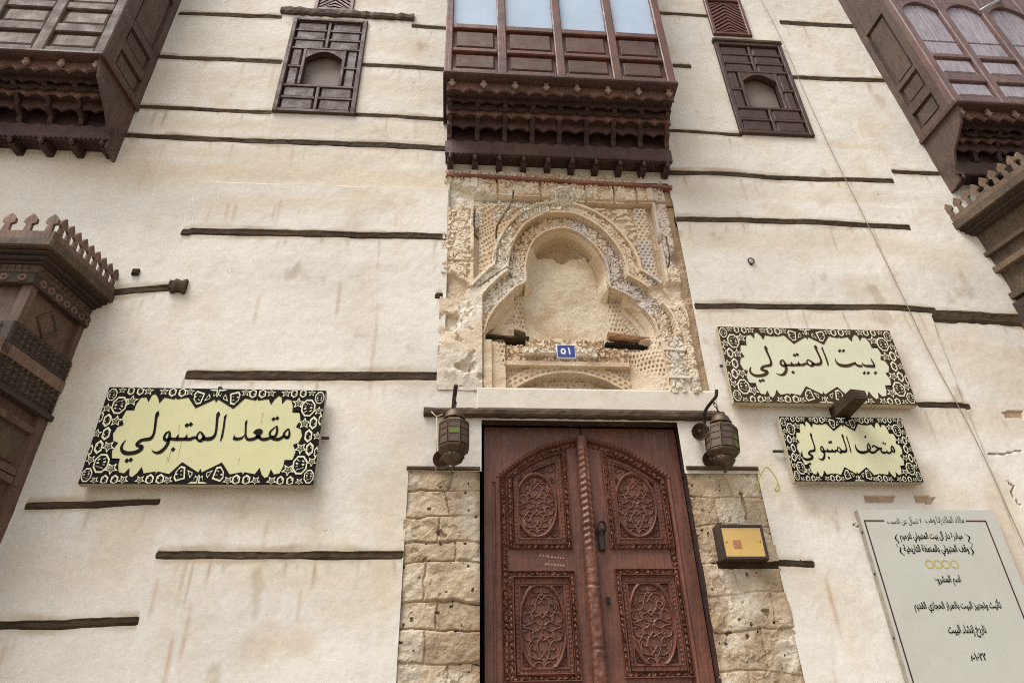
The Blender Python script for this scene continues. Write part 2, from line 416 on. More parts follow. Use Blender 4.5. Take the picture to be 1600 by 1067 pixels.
def hw(x, z): return float(H0[min(np.searchsorted(xs, x), len(xs) - 1), min(np.searchsorted(zs, z), len(zs) - 1)])
# --- colour of the lime coats: warm white, with tan weather stains of their own shape
n1 = fbm(X, Z, 0.8, 5, 11.0); n2 = fbm(X, Z, 2.2, 6, 21.0); n3 = fbm(X * 2.2, Z * 0.5, 2.0, 5, 31.0)
white = np.array(S(222, 217, 207)); cool = np.array(S(208, 204, 196)); tan = np.array(S(202, 180, 150)); rust = np.array(S(176, 144, 112))
C = white + (cool - white) * sstep(-0.3, 0.5, n1)[..., None]
T = 0.55 * sstep(0.12, 0.62, n2 + 0.35 * n1) + 0.3 * sstep(0.15, 0.6, n3)
def band(px0, py0, px1, py1, rx, rz, amt):
    global T
    (a, b), (c, d) = atp([(px0, py0), (px1, py1)])
    D, s_ = pdist([(a, b), (c, d)], X, Z)
    w = sstep(1.0, 0.15, D / rz * (1 + 0.9 * n2 + 0.5 * n3))
    T = np.maximum(T, T * 0.4 + amt * w)
for bnd in [(130, 262, 690, 282, 1, .28, .75), (200, 235, 660, 250, 1, .18, .5), (330, 322, 640, 318, 1, .2, .5), (230, 190, 690, 208, 1, .16, .55),
            (250, 120, 420, 130, 1, .25, .45), (580, 130, 690, 150, 1, .28, .5), (590, 70, 660, 78, 1, .25, .45), (300, 60, 430, 70, 1, .2, .3),
            (1060, 300, 1390, 310, 1, .2, .4), (1080, 375, 1400, 380, 1, .22, .55), (1290, 225, 1380, 232, 1, .1, .6), (1390, 385, 1490, 415, 1, .3, .5),
            (1080, 220, 1200, 226, 1, .12, .3), (1100, 498, 1440, 500, 1, .12, .5), (600, 770, 620, 840, 1, .3, .6), (370, 800, 440, 810, 1, .18, .6),
            (170, 830, 290, 790, 1, .18, .5), (380, 890, 560, 900, 1, .22, .55), (420, 1010, 470, 1000, 1, .16, .5), (560, 640, 640, 700, 1, .2, .35),
            (1390, 660, 1590, 650, 1, .25, .5), (1400, 740, 1500, 780, 1, .2, .6), (1560, 770, 1600, 900, 1, .3, .65), (1260, 900, 1300, 940, 1, .2, .4),
            (1440, 520, 1600, 560, 1, .25, .5), (180, 480, 260, 560, 1, .2, .25), (1230, 790, 1320, 800, 1, .15, .4), (40, 880, 180, 900, 1, .2, .35),
            (1050, 140, 1130, 150, 1, .2, .3), (1240, 50, 1320, 90, 1, .25, .25), (400, 590, 690, 602, 1, .1, .4), (120, 770, 500, 775, 1, .07, .35)]:
    band(*bnd)
ST = np.zeros(X.shape)
# run-off streaks below the timber courses
for (px, py, ln) in [(360, 320, .35), (372, 322, .3), (330, 325, .25), (440, 315, .4), (432, 320, .3), (470, 325, .2), (620, 335, .25), (532, 440, .65), (405, 460, .4),
                     (590, 470, 1.0), (1150, 330, .2), (300, 940, .5), (270, 990, .5), (330, 1040, .3), (470, 920, .3), (250, 900, .35), (508, 430, .12), (420, 810, .3),
                     (1300, 1040, .3), (1290, 900, .5), (1365, 745, .1)]:
    x_, z_ = at(px, py)
    w = np.exp(-((X - x_ - 0.02 * fbm(X, Z, 2, 2, px)) / 0.014) ** 2) * sstep(z_ + .02, z_ - .05, Z) * sstep(z_ - ln, z_ - ln * .4, Z)
    ST = np.maximum(ST, w * (0.7 + 0.8 * fbm(X, Z, 8, 3, px)))
# many fine drips under every timber course, and grime along its edges
G = np.zeros(X.shape)
for k, (x0, x1, ux, uz, dx, dz) in enumerate(beam_boxes):
    for q in range(int((x1 - x0) * 9)):
        x_ = rng.uniform(max(x0, -3.3), min(x1, 5.2)); z_ = float(np.interp(x_, dx, dz)); ln = rng.choice([.05, .08, .12, .2, .35]) * rng.uniform(.7, 1.5); w_ = rng.uniform(.006, .016)
        i0, i1 = np.searchsorted(xs, [x_ - .08, x_ + .08]); j0, j1 = np.searchsorted(zs, [z_ - ln, z_ + .01])
        if i1 <= i0 or j1 <= j0: continue
        xx, zz = X[i0:i1, j0:j1], Z[i0:i1, j0:j1]
        w = np.exp(-((xx - x_ - .012 * vnoise(xx * 0 + k + q, zz * 7)) / w_) ** 2) * sstep(z_ - ln, z_ - ln * .2, zz) * rng.uniform(.25, .75)
        G[i0:i1, j0:j1] = np.maximum(G[i0:i1, j0:j1], w)
    i0, i1 = np.searchsorted(xs, [max(x0, -3.4), min(x1, 5.3)])
    zu_ = np.interp(xs[i0:i1], ux, uz)[:, None]; zd_ = np.interp(xs[i0:i1], dx, dz)[:, None]
    dd_ = np.maximum(Z[i0:i1] - zu_, zd_ - Z[i0:i1])
    G[i0:i1] = np.maximum(G[i0:i1], .55 * sstep(.045, .0, dd_ + .05 * n2[i0:i1]))
G *= .6 + .8 * sstep(-.3, .4, fbm(X, Z, 5, 4, 61.))
G = np.maximum(G, .5 * sstep(.42, .7, fbm(X, Z * .6, 5.5, 6, 71.)))
T = np.clip(T * .72, 0, 1)
C = C + (tan - C) * T[..., None]
C = C + (np.array(S(172, 132, 88)) - C) * np.clip(ST * .62, 0, .5)[..., None]
C = C + (np.array(S(164, 146, 120)) - C) * np.clip(G, 0, .8)[..., None]
for (p0, p1, p2, p3) in ([(1350, 775), (1398, 774), (1396, 785), (1352, 784)], [(1428, 773), (1462, 775), (1456, 787), (1432, 783)], [(1566, 640), (1600, 640), (1600, 652), (1572, 650)]):
    q = inside(atp([p0, p1, p2, p3]), X + .02 * fbm(X, Z, 9, 3, 3.), Z + .02 * fbm(X, Z, 9, 3, 6.)); H = np.where(q, H - .012, H); C = np.where(q[..., None], np.array(S(170, 146, 122)) * (1 + .3 * fbm(X, Z, 20, 3, 2.))[..., None], C)
for pts in ([(1578, 752), (1588, 760), (1584, 768), (1598, 788)], [(1336, 820), (1342, 822)], [(1548, 708), (1600, 704)]):
    D_, _s = pdist(atp(pts), X + .02 * fbm(X, Z, 8, 4, 13.), Z + .02 * fbm(X, Z, 8, 4, 16.)); w = sstep(.009, .002, D_); H -= .02 * w; C = C + (np.array(S(96, 76, 58)) - C) * (w * .8)[..., None]
R_ = sstep(0.35, 0.75, fbm(X, Z, 1.7, 6, 51.0)) * 0.28
C = C + (rust - C) * R_[..., None]
C = np.where((slots > 0)[..., None], np.array(S(92, 76, 58)), C)  # plaster inside the timber slots painted dark, shade put into the colour
xc = (xs[:-1] + xs[1:]) / 2; zc = (zs[:-1] + zs[1:]) / 2
XC, ZC = np.meshgrid(xc, zc, indexing='ij')
keep = np.ones(XC.shape, bool)
for (a, b, c, d) in HOLES: keep &= ~((XC > a) & (XC < b) & (ZC > c) & (ZC < d))
grid_mesh('facade_wall', xs, zs, -H, M['plaster'], house, keep, C, ZC_)
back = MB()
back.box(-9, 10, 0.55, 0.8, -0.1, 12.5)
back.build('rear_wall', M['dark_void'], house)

def rough_beam(x0, x1, up, dn, yf, yb, k, amp=0.012, n=None, lump=1.0):
    n = n or max(6, int((x1 - x0) / 0.05)); b = MB(); V = []; nr = 5
    for i in range(n + 1):
        x = x0 + (x1 - x0) * i / n
        u = up(x) + rng.uniform(-amp, amp); d = dn(x) + rng.uniform(-amp, amp)
        y = (yf(x) if callable(yf) else yf) + rng.uniform(-amp, amp) * 0.6
        for (yy, zz) in ((yb, d), (y + .012, d), (y, d + (u - d) * .25 + rng.uniform(-.004, .004)), (y + rng.uniform(-.006, .004), d + (u - d) * .7), (y + .012, u), (yb, u)):
            V.append((x, yy, zz))
    F = []
    for i in range(n):
        for j in range(5):
            F.append((i * 6 + j, (i + 1) * 6 + j, (i + 1) * 6 + j + 1, i * 6 + j + 1))
    F.append(tuple(range(6))); F.append(tuple(range(n * 6 + 5, n * 6 - 1, -1)))
    b.add(V, F); return b
for k, (x0, x1, ux, uz, dx, dz) in enumerate(beam_boxes):
    b = rough_beam(x0 - .01, x1 + .01, lambda x: float(np.interp(x, ux, uz)) + .022, lambda x: float(np.interp(x, dx, dz)) - .004, lambda x: .007 - hw(x, float(np.interp(x, ux, uz)) + .03), 0.07, k, 0.006)
    b.build('timber_course', M['beam'], house)
# broken plank end and block that stand proud of the wall
(x0, z0), (x1, z1) = atp([(437, 29), (646, 42)])
b = rough_beam(x0, x1, lambda x: 9.435 + .010 * math.sin(x * 9), lambda x: 9.315, -0.04, 0.05, 0, 0.012)
b.build('broken_plank', M['lintel'], house)
(x0, z0), (x1, z1) = atp([(266, 452), (292, 452)])
rough_beam(x0, x1, lambda x: z0 + .075, lambda x: z0 - .04, -0.05, 0.05, 0, 0.014, 6).build('beam_end', M['beam'], house)
rough_beam(1.88, 2.36, lambda x: 3.095, lambda x: 3.03, 0.02, 0.07, 0, 0.005).build('timber_course', M['beam'], house)
# door lintel with its white slab above
rough_beam(-0.24, 2.14, lambda x: 4.268, lambda x: 4.198, -0.045, 0.12, 0, 0.004).build('door_lintel', M['lintel'], house)
b = MB(); b.box(0.17, 2.11, -0.012, 0.1, 4.277, 4.462, 0, 0.008); b.build('lintel_slab', M['plaster_flat'] if 'plaster_flat' in M else M['plaster'], house)
# projecting timber spout between the two right-hand boards
s_ = MB(); xa, za = 3.10, 4.275
s_.add([(xa - .06, 0.05, za - .045), (xa + .075, 0.05, za - .05), (xa + .08, 0.05, za + .045), (xa - .06, 0.05, za + .05),
        (xa - .045, -.34, za - .045), (xa + .062, -.36, za - .05), (xa + .07, -.34, za + .028), (xa - .05, -.35, za + .036)],
       [(0, 1, 2, 3), (7, 6, 5, 4), (0, 4, 5, 1), (1, 5, 6, 2), (2, 6, 7, 3), (3, 7, 4, 0)])
s_.build('water_spout', M['beam'], house)
# ---------------------------------------------------------------- carved stone portal
pxs = np.arange(-0.15, 2.11, 0.0052); pzs = np.arange(4.44, 6.90, 0.0052)
X, Z = np.meshgrid(pxs, pzs, indexing='ij')
kz = 2.8833
tre = crop([(225, 745), (240, 690), (270, 640), (315, 588), (365, 540), (410, 514), (412, 470), (416, 420), (428, 372), (455, 325), (500, 290), (560, 275),
            (615, 282), (680, 318), (735, 375), (768, 435), (778, 490), (782, 538), (835, 560), (892, 592), (945, 642), (985, 695), (1002, 748)], 680, 260, kz)
tre = smooth(atp(tre), 3)
base_z = min(tre[0][1], tre[-1][1])
poly = tre + [(tre[-1][0], 4.40), (tre[0][0], 4.40)]
inn = inside(poly, X, Z)
D, Sx = pdist(tre, X, Z)
D = D + 0.010 * fbm(X, Z, 4, 3)
up = Z > base_z
sd_ = np.where(inn, -D, D)
# carving patterns --------------------------------------------------
def vine(s, t, lam, amp, w):
    """running scroll: a wave with curls in its bays"""
    wv = amp * np.sin(2 * np.pi * s / lam)
    a = np.exp(-((t - wv) / w) ** 2)
    sc = (s / (lam / 2)) % 1.0 - 0.5; sg = np.where(((s / (lam / 2)) % 2.0) < 1, -1, 1)
    r = np.hypot(sc * lam / 2, t + sg * amp * 0.15)
    b = np.exp(-((r - amp * 0.62) / (w * .9)) ** 2); c = np.exp(-(r / (w * 1.1)) ** 2)
    return np.clip(np.maximum.reduce([a, b, c]), 0, 1)
def cells(u, v, cu, cv, jit=0.35, seed=0.0):
    """pierced lattice of small sunk cells"""
    row = np.floor(v / cv); uu = u + (row % 2) * cu * 0.5 + jit * cu * vnoise(u * 9 + seed, v * 9)
    vv = v + jit * cv * vnoise(u * 8 + 31 + seed, v * 8)
    cv2 = 1.0; fu = np.abs(((uu / cu) % 1.0) - 0.5); fv = np.abs(((vv / cv) % 1.0) - 0.5)
    ih = (np.floor(uu / cu).astype(int) * 7 + row.astype(int) * 13) & 255; rh = _T[ih, (ih * 5 + 3) & 255]
    d_ = np.where(rh > .5, np.maximum(fu, fv), np.hypot(fu, fv) * .95 + .1 * np.abs(fu - fv))
    return sstep(0.38 - .12 * rh, 0.24 - .12 * rh, d_) * (0.45 + .55 * _T[(ih + 40) & 255, ih])
def arab(x, z, f, seed):
    n = np.abs(fbm(x, z, f, 2, seed)); m = np.abs(fbm(x + 3.3, z * 1.0, f * 1.3, 2, seed + 9))
    return sstep(0.07, 0.115, np.minimum(n, m))
Hh = np.zeros(X.shape)
lilac = np.zeros(X.shape); lime = np.zeros(X.shape); plain = np.zeros(X.shape)
u = (X + 0.12) / 2.2
# spandrel field
Hh -= 0.035
wx_ = X + .035 * fbm(X, Z, 6, 3, 7.); wz_ = Z + .035 * fbm(X, Z, 6, 3, 17.)
pat = 1 - cells(wx_ * .8 + wz_ * .6, wz_ * .8 - wx_ * .6, .038, .042, 0.8)
pat2 = arab(X, Z, 13, 3.0)
zsel = sstep(-0.1, 0.15, fbm(X, Z, 1.5, 2, 70.0))
Hh += 0.020 * (pat * zsel + pat2 * (1 - zsel)) - 0.006 + .012 * fbm(X, Z, 7, 4, 58.)
# outer frame: two side bands and the top frieze
topz = 6.79 - (X + 0.13) * 0.02
frL = X < 0.14; frR = X > 1.86; frT = (Z > topz - 0.22)
fr = (frL | frR | frT)
vs = np.where(frT, vine(X, Z - (topz - .12), .30, .06, .022), np.where(frL, vine(Z, X - 0.02, .26, .055, .02), vine(Z, X - 1.95, .24, .05, .02)))
Hf = 0.004 + 0.026 * np.maximum(.8 * vs, .7 * arab(X, Z, 19, 63.))
edge = np.minimum(np.minimum(np.abs(X - 0.14), np.abs(X - 1.86)), np.where((X > 0.14) & (X < 1.86), np.abs(Z - (topz - .22)), 1e3))
Hf = np.where(edge < 0.03, 0.03, Hf)
Hh = np.where(fr, Hf, Hh)
Hh = np.where(~fr & (edge < 0.045), -0.065, Hh)
# tiled strip right of the spandrel
rs = (X > 1.68) & (X < 1.80) & (Z > 5.55) & (Z < 6.5)
Hh = np.where(rs, -0.01 - 0.022 * cells(X, Z, .045, .04, .2, 5.), Hh); lilac = np.where(rs, 0.9 * sstep(-.15, .2, fbm(X, Z, 3, 2, 6.)), lilac)
# archivolts
o2 = (sd_ > 0.16) & (sd_ < 0.30) & up & ~frT
Hh = np.where(o2, -0.008 + 0.026 * np.maximum(.75 * vine(Sx + .02 * fbm(X, Z, 5, 2), sd_ - 0.23, .22, .04, .018), .8 * arab(X, Z, 21, 53.)), Hh)
o2e = ((np.abs(sd_ - 0.30) < 0.016) | (np.abs(sd_ - 0.175) < 0.014)) & up
Hh = np.where(o2e & ~frT, 0.035, Hh)
o1 = (sd_ > 0.0) & (sd_ <= 0.155) & up
Hh = np.where(o1, -0.052 + 0.030 * np.maximum(.75 * vine(Sx + .02 * fbm(X, Z, 5, 2), sd_ - 0.075, .19, .045, .017), .85 * arab(X, Z, 22, 73.)), Hh)
Hh = np.where((sd_ > 0) & (sd_ < 0.022) & up, -0.012, Hh)
lilac = np.where(o1 & (X > 0.9), 0.75 * sstep(-.35, .2, fbm(X, Z, 2.5, 3, 12.)), lilac)
lime = np.where((o1 | o2) & (X < 0.95), 0.8 * sstep(0.0, .12, fbm(X, Z, 1.8, 2, 24.)), lime)
# keystone boss
x_, z_ = at(680 + 580 / kz, 260 + 150 / kz)
r = np.hypot(X - x_, Z - z_)
Hh = np.where(r < .10, 0.03 + 0.02 * np.cos(r * 150), Hh); lime = np.where(r < .14, .6, lime)
# inside the trefoil
xcL = 0.62; xcR = 1.32
mid = inn & (X > xcL) & (X < xcR) & up
low = inn & up & ~mid
mid = inn & up & (X > 0.55) & (X < 1.40)
lob = inn & up & ~mid
Hn = np.full(X.shape, -0.19) + 0.03 * fbm(X, Z, 3, 5, 44.)
# conch of the upper lobe: rounded intrados
Hm = np.where(D < 0.06, -0.05 - 0.14 * sstep(0.0, 0.06, D), Hn)
rag = 6.02 + 0.16 * fbm(X, Z, 4, 5, 14.) - 0.05 * (X - 0.9)
Hm = np.where((Z > rag) & (D > .03), Hm - 0.10 - 0.08 * fbm(X, Z, 5, 5, 18.), Hm)
Hh = np.where(mid, Hm, Hh)
# lobes: concentric rows of small sunk cells, stepping back
rings = D / 0.052
Hl = -0.07 - 0.015 * np.floor(rings) - 0.018 * cells(Sx, D, .046, .052, .5, 3.) * (D > .1) - 0.06 * sstep(0, .06, D)
Hl = np.maximum(Hl, -0.24)
Hh = np.where(lob, Hl, Hh)
cl = (inn & up) & (np.abs(X - 0.55) < .045) & (Z < 5.62); Hh = np.where(cl, -0.16 - .02 * cells(X, Z, .034, .05, .1), Hh)
cl = (inn & up) & (np.abs(X - 1.41) < .06) & (Z < 5.62); Hh = np.where(cl, -0.17 - .02 * cells(X, Z, .034, .05, .1), Hh)
plain = np.where(mid, 0.8 * sstep(.0, .05, rag - Z), plain)
# below the springing
dn = (Z <= base_z)
ins = dn & (X > tre[0][0] - 0.02) & (X < tre[-1][0] + 0.02)
Hd = np.full(X.shape, -0.10) + 0.02 * fbm(X, Z, 6, 4, 60.)
xl0, xr0 = tre[0][0], tre[-1][0]
colL = dn & (X > xl0 - .02) & (X < xl0 + .17); colR = dn & (X > xr0 - .26) & (X < xr0 + .02)
pitc = cells(X, Z, .032, .046, .6, 8.) * sstep(-.25, .15, fbm(X, Z, 4, 3, 48.))
led = dn & (Z > base_z - 0.24) & ins
Hd = np.where(led, -0.092 + 0.022 * arab(X, Z, 20, 33.) + .012 * fbm(X, Z, 5, 4, 57.), Hd)
ramp_ = sstep(base_z - .25, base_z - .24, Z)
panel = dn & (Z < base_z - 0.28) & ins
# segmental arch with sunk tympanum
cxs, czs, rs_ = 0.93, 3.97, 0.715
ra = np.hypot(X - cxs, Z - czs)
Hp = -0.115 - 0.016 * cells(X, Z, .034, .036, .7, 2.)
Hp = np.where((ra < rs_ + .10) & (ra > rs_), -0.095 - .016 * cells(np.arctan2(Z - czs, X - cxs) * rs_, ra, .05, .04, .2), Hp)
Hp = np.where(ra < rs_, -0.20 - .018 * cells(X, Z, .045, .04, .5, 4.), Hp)
Hp = np.where(np.abs(ra - rs_) < .012, -0.085, Hp)
Hd = np.where(panel, Hp, Hd)
Hd = np.where(dn & (np.abs(Z - (base_z - .26)) < .022) & ins, -0.06, Hd)
Hd = np.where(colL, -0.05 - .028 * pitc, Hd); Hd = np.where(colL & (np.abs(X - xl0 - .02) < .035), -0.02, Hd)
Hd = np.where(colR, -0.10 + 0.14 * sstep(xr0 - .26, xr0 + .02, X) * .6 - .026 * pitc, Hd)
Hh = np.where(ins, Hd, Hh)
# broken slots at the springing, timber inside
def slot(p0, p1, p2, p3, dep):
    global Hh
    q = atp(crop([p0, p1, p2, p3], 680, 260, kz)); m = inside(q, X, Z + .012 * fbm(X, Z, 8, 3, 1.))
    Hh = np.where(m, dep, Hh)
def fillp(pts, h, rough=.012):
    global Hh
    m = inside(atp(crop(pts, 680, 260, kz)), X, Z + .010 * fbm(X, Z, 9, 3, 11.)); Hh = np.where(m, h + rough * fbm(X, Z, 8, 5, 21.), Hh); return m
mas = fillp([(224, 742), (250, 705), (300, 672), (362, 664), (420, 690), (430, 745)], -.15, .03) | fillp([(762, 770), (785, 742), (962, 768), (982, 790), (760, 800)], -.13, .03)
LIME = np.zeros(X.shape, bool)
for pts in ([(385, 187), (505, 166), (516, 215), (440, 232), (368, 262)], [(336, 274), (364, 286), (350, 320), (310, 302)], [(165, 192), (210, 186), (216, 265), (160, 272)], [(280, 146), (436, 150), (400, 185), (286, 176)],
            [(302, 320), (352, 330), (322, 442), (252, 420)], [(145, 141), (200, 141), (200, 166), (145, 166)], [(260, 196), (352, 196), (330, 222), (262, 246)], [(508, 92), (630, 95), (632, 160), (560, 205), (522, 196)], [(652, 116), (706, 116), (706, 150), (652, 150)],
            [(400, 806), (545, 812), (545, 838), (400, 834)], [(640, 812), (735, 814), (735, 846), (640, 842)], [(1058, 760), (1110, 766), (1150, 1020), (1062, 1020)]):
    q = inside(atp(crop(pts, 680, 260, kz)), X, Z + .008 * fbm(X, Z, 10, 3, 31.)); LIME |= q
Hh = np.where(LIME, np.maximum(Hh, -.03) + .014 - .020 * (1 - arab(X, Z, 18, 29.)), Hh)
def groove(pts, w, dep):
    global Hh
    D_, _s = pdist(smooth(atp(pts), 4), X + .010 * fbm(X, Z, 12, 3, 5.), Z + .010 * fbm(X, Z, 12, 3, 15.)); Hh = np.where(D_ < w, Hh - dep, Hh)
for pts, w in (([(733, 464), (748, 449), (765, 436), (789, 421), (800, 430)], .010), ([(694, 497), (703, 486), (721, 481), (724, 470)], .007), ([(700, 502), (708, 488)], .006), ([(690, 470), (700, 462), (712, 466)], .008),
               ([(803, 300), (798, 318), (780, 345), (776, 368)], .008), ([(742, 322), (740, 352), (748, 366)], .009), ([(1064, 540), (1072, 556), (1070, 600)], .008), ([(1040, 372), (1046, 400), (1043, 420)], .008), ([(893, 586), (895, 598), (891, 610)], .006)):
    groove(pts, w, .06)
slot((226, 738), (400, 742), (424, 782), (228, 772), -.40)
slot((362, 690), (412, 700), (428, 762), (365, 756), -.32)
slot((760, 792), (880, 768), (975, 772), (975, 812), -.40); slot((782, 752), (960, 770), (975, 782), (775, 780), -.20)
# right-hand pier below springing: cartouches
pr = dn & (X > xr0 + .02) & (X <= 1.93)
Hh = np.where(pr, 0.0 + 0.022 * np.maximum(.6 * vine(Z, X - 1.78, .27, .07, .02), arab(X, Z, 17, 43.)), Hh)
Hh = np.where(pr & (np.abs(((Z - 4.45) % .27) - .135) < .012), 0.03, Hh)
lilac = np.where(pr, 0.7 * sstep(-.1, .3, fbm(X, Z, 2.2, 3, 15.)), lilac)
lilac = np.where(frR & (X < 2.0), 0.55 * sstep(-.05, .3, fbm(X, Z, 2.2, 3, 35.)), lilac)
# left-hand lower pier was plastered over
pl = (X < xl0 - .02) & (Z < 5.38 + 0.12 * fbm(X, Z, 3, 4, 77.) + 0.18 * (X + .12))
Hh = np.where(pl, 0.012 + 0.018 * fbm(X, Z, 3, 4, 19.), Hh)
# plain outer strips
Hh = np.where(X > 2.0, -0.03 + .02 * fbm(X, Z, 5, 4, 9.), Hh)
# block joints and losses
for (a, b_, c, d, e_) in [(-.15, .14, 6.42, .012, 1), (-.15, .14, 5.75, .012, 1), (.14, 2.1, 6.555, .016, 1)]:
    m = (X > a) & (X < b_) & (np.abs(Z - c - 0.012 * fbm(X, Z, 5, 2)) < d); Hh = np.where(m, Hh - 0.03, Hh)
for xx in (.36, .78, 1.22, 1.5, 1.72):
    Hh = np.where(frT & (np.abs(X - xx - .012 * fbm(X, Z, 7, 2)) < .008), Hh - .03, Hh)
loss = sstep(0.30, 0.42, fbm(X, Z, 2.6, 5, 90.))
sm = fbm(X, Z, 9, 5, 95.)
Hh = Hh * (1 - loss * (Hh > -.13) * .8) + loss * (Hh > -.13) * .8 * (-0.045 + 0.03 * sm)
Hh += 0.006 * fbm(X, Z, 14, 4, 91.)
# colour
tanc = np.array(S(207, 185, 155)); pale = np.array(S(222, 208, 186)); lm = np.array(S(228, 222, 208)); li = np.array(S(184, 180, 186)); ed = np.array(S(178, 148, 114)); whp = np.array(S(214, 202, 178))
C = tanc + (pale - tanc) * sstep(-.4, .45, fbm(X, Z, 2.0, 5, 81.))[..., None]
C = C + (ed - C) * (0.75 * sstep(1.98, 2.03, X) + 0.5 * sstep(.05, .5, fbm(X, Z, 1.4, 4, 66.)) * (1 - plain))[..., None].clip(0, 1)
wl = sstep(.02, .1, fbm(X, Z, 2.4, 2, 83.)) * ((X < .9) & (Z > 5.95) & ~inn) * .75
lime = np.maximum(lime, LIME * .85); lime = np.where(mas, 0, lime)
C = C + (lm - C) * np.maximum(lime, wl)[..., None]
C = C + (li - C) * (lilac * .75)[..., None]
C = C + (whp - C) * plain[..., None]
C = C + (np.array(S(182, 156, 122)) - C) * (sstep(.1, .4, fbm(X, Z, 2.2, 5, 99.)) * plain * .9)[..., None]
whl = pl * sstep(4.9, 4.7, Z + .1 * fbm(X, Z, 3, 3, 2.)) * 1.0
C = C + (np.array(S(210, 200, 184)) - C) * (whl * .8 + pl * .3)[..., None].clip(0, 1)
mould = sstep(.08, .3, fbm(X * 1.6, Z * .7, 7, 5, 41.)) * (X < .12) * np.exp(-((Z - 4.72) / .16) ** 2)
C = C + (np.array(S(98, 88, 78)) - C) * (mould * .9)[..., None].clip(0, 1)
grid_mesh('carved_portal', pxs, pzs, -Hh + 0.0, M['carved_stone'], house, None, C)
b = MB(); b.box(-0.13, 2.09, -0.045, 0.02, 6.80, 6.830)
b.warp(lambda x, y, z: (x, y, z - 0.026 * (x + .13))).build('red_strip', M['red_strip'], house)
for (p0, p1, hh, yy, mm) in (((757, 523), (827, 527), .016, .10, 'beam'), ((948, 535), (1019, 538), .018, .13, 'dark_void'), ((951, 522), (1016, 531), .034, .105, 'tie_wood')):  # near-black bar under the right tie stands in for the slot's shade
    (a, a2), (c, c2) = atp([p0, p1], yy)
    rough_beam(a, c, lambda x: a2 + (c2 - a2) * (x - a) / (c - a) + hh, lambda x: a2 + (c2 - a2) * (x - a) / (c - a) - hh, yy, .3, 0, .005, 9).build('portal_tie_and_slot_shade', M[mm], house)

# ---------------------------------------------------------------- bare coral-stone jambs beside the door
def jamb(x0, x1, z0, z1, seed, rows, split):
    jx = np.arange(x0, x1 + .001, 0.0055); jz = np.concatenate([np.linspace(z0, 2.1, 60)[:-1], np.arange(2.1, z1 + .001, 0.0055)])
    X, Z = np.meshgrid(jx, jz, indexing='ij')
    wz = Z + 0.06 * fbm(X, Z, 2.5, 4, seed); wx = X + 0.06 * fbm(X, Z, 3, 4, seed + 4)
    row = np.searchsorted(np.array(rows), wz)
    r_ = np.array([z0 - .5] + rows + [z1 + .5])
    dz_ = np.minimum(np.abs(wz - r_[row]), np.abs(wz - r_[row + 1]))
    sp = np.array(split)[row % len(split)]
    dx_ = np.abs(wx - (x0 + sp * (x1 - x0)))
    blk = row * 2 + (wx > x0 + sp * (x1 - x0))
    dj = np.minimum(dz_, dx_)
    hv = np.array([_T[int(seed) % 200, k % 256] for k in range(400)])
    H = (0.016 if x0 < 1 else 0.007) * sstep(0.0, 0.014, dj) * sstep(-.35, .15, fbm(X, Z, 2.2, 3, seed + 77)) + 0.014 * (hv[blk % 400] - .5) + 0.014 * fbm(X, Z, 4, 5, seed + 8) + 0.010 * fbm(X, Z, 18, 5, seed + 2)
    H -= 0.030 * sstep(.52, .55, fbm(X, Z, 12, 2, seed + 30)) + 0.025 * sstep(.54, .57, fbm(X, Z, 26, 2, seed + 60)) + .008 * sstep(.2, .3, fbm(X, Z, 8, 5, seed + 90))
    H -= 0.02
    a, b_, c = np.array(S(192, 175, 150)), np.array(S(212, 202, 184)), np.array(S(164, 145, 120))
    f = sstep(-.4, .5, fbm(X, Z, 3, 5, seed + 3)) * .6 + .4 * hv[(blk + 50) % 400]
    C = c + (a - c) * sstep(0, .45, f)[..., None]; C = C + (b_ - C) * sstep(.45, .95, f)[..., None]
    C = C + (np.array(S(150, 132, 106)) - C) * (sstep(.02, .0, dj) * .4)[..., None]
    crust = sstep(.12, .42, fbm(X, Z, 3.2, 6, seed + 21)); C = C + (np.array(S(126, 102, 78)) - C) * (crust * .5)[..., None]
    lmw = sstep(.2, .45, fbm(X, Z, 3.0, 6, seed + 41)); C = C + (np.array(S(206, 196, 178)) - C) * (lmw * .7)[..., None]
    eg = np.minimum(X - x0, x1 - X); C = C + (np.array(S(140, 112, 82)) - C) * (sstep(.05, .0, eg + .03 * fbm(X, Z, 6, 3)) * .6)[..., None]
    if x0 > 1: bm_ = (Z < 3.085 + .006 * fbm(X, Z, 9, 3)) & (Z > 3.035 + .006 * fbm(X, Z, 9, 3, 4.)) & (X > 1.88); H = np.where(bm_, -.09, H)
    ob = grid_mesh('stone_jamb', jx, jz, -H, M['stone'], house, None, C)
    return ob
jamb(-0.345, 0.197, 0.0, 3.775, 12, [.3, .62, .95, 1.25, 1.55, 1.9, 2.2, 2.44, 2.66, 2.83, 3.07, 3.22, 3.40, 3.60], [.62, .35, .5, .3, .7, .45, .58])
jamb(1.765, 2.335, 0.0, 3.79, 47, [.28, .6, .9, 1.2, 1.5, 1.85, 2.15, 2.36, 2.62, 2.86, 3.07, 3.34, 3.58], [.4, .65, .3, .55, .75])
b = MB()
b.box(-0.345, 0.195, -.012, .3, 3.762, 3.79, 0, .006); b.build('jamb_ledge', M['lintel'], house)
b = MB(); b.box(1.768, 2.33, -.012, .3, 3.782, 3.81, 0, .006); b.build('jamb_ledge', M['lintel'], house)
# reveals of the door opening
b = MB()
b.box(0.06, 0.196, 0.03, 0.5, 0, 4.26); b.box(1.767, 1.9, 0.03, 0.5, 0, 4.26); b.build('door_reveal', M['bay_dark'], house)
b = MB(); b.box(0.197, 1.766, 0.30, 0.34, 0, 4.26); b.build('door_backing', M['dark_void'], house)
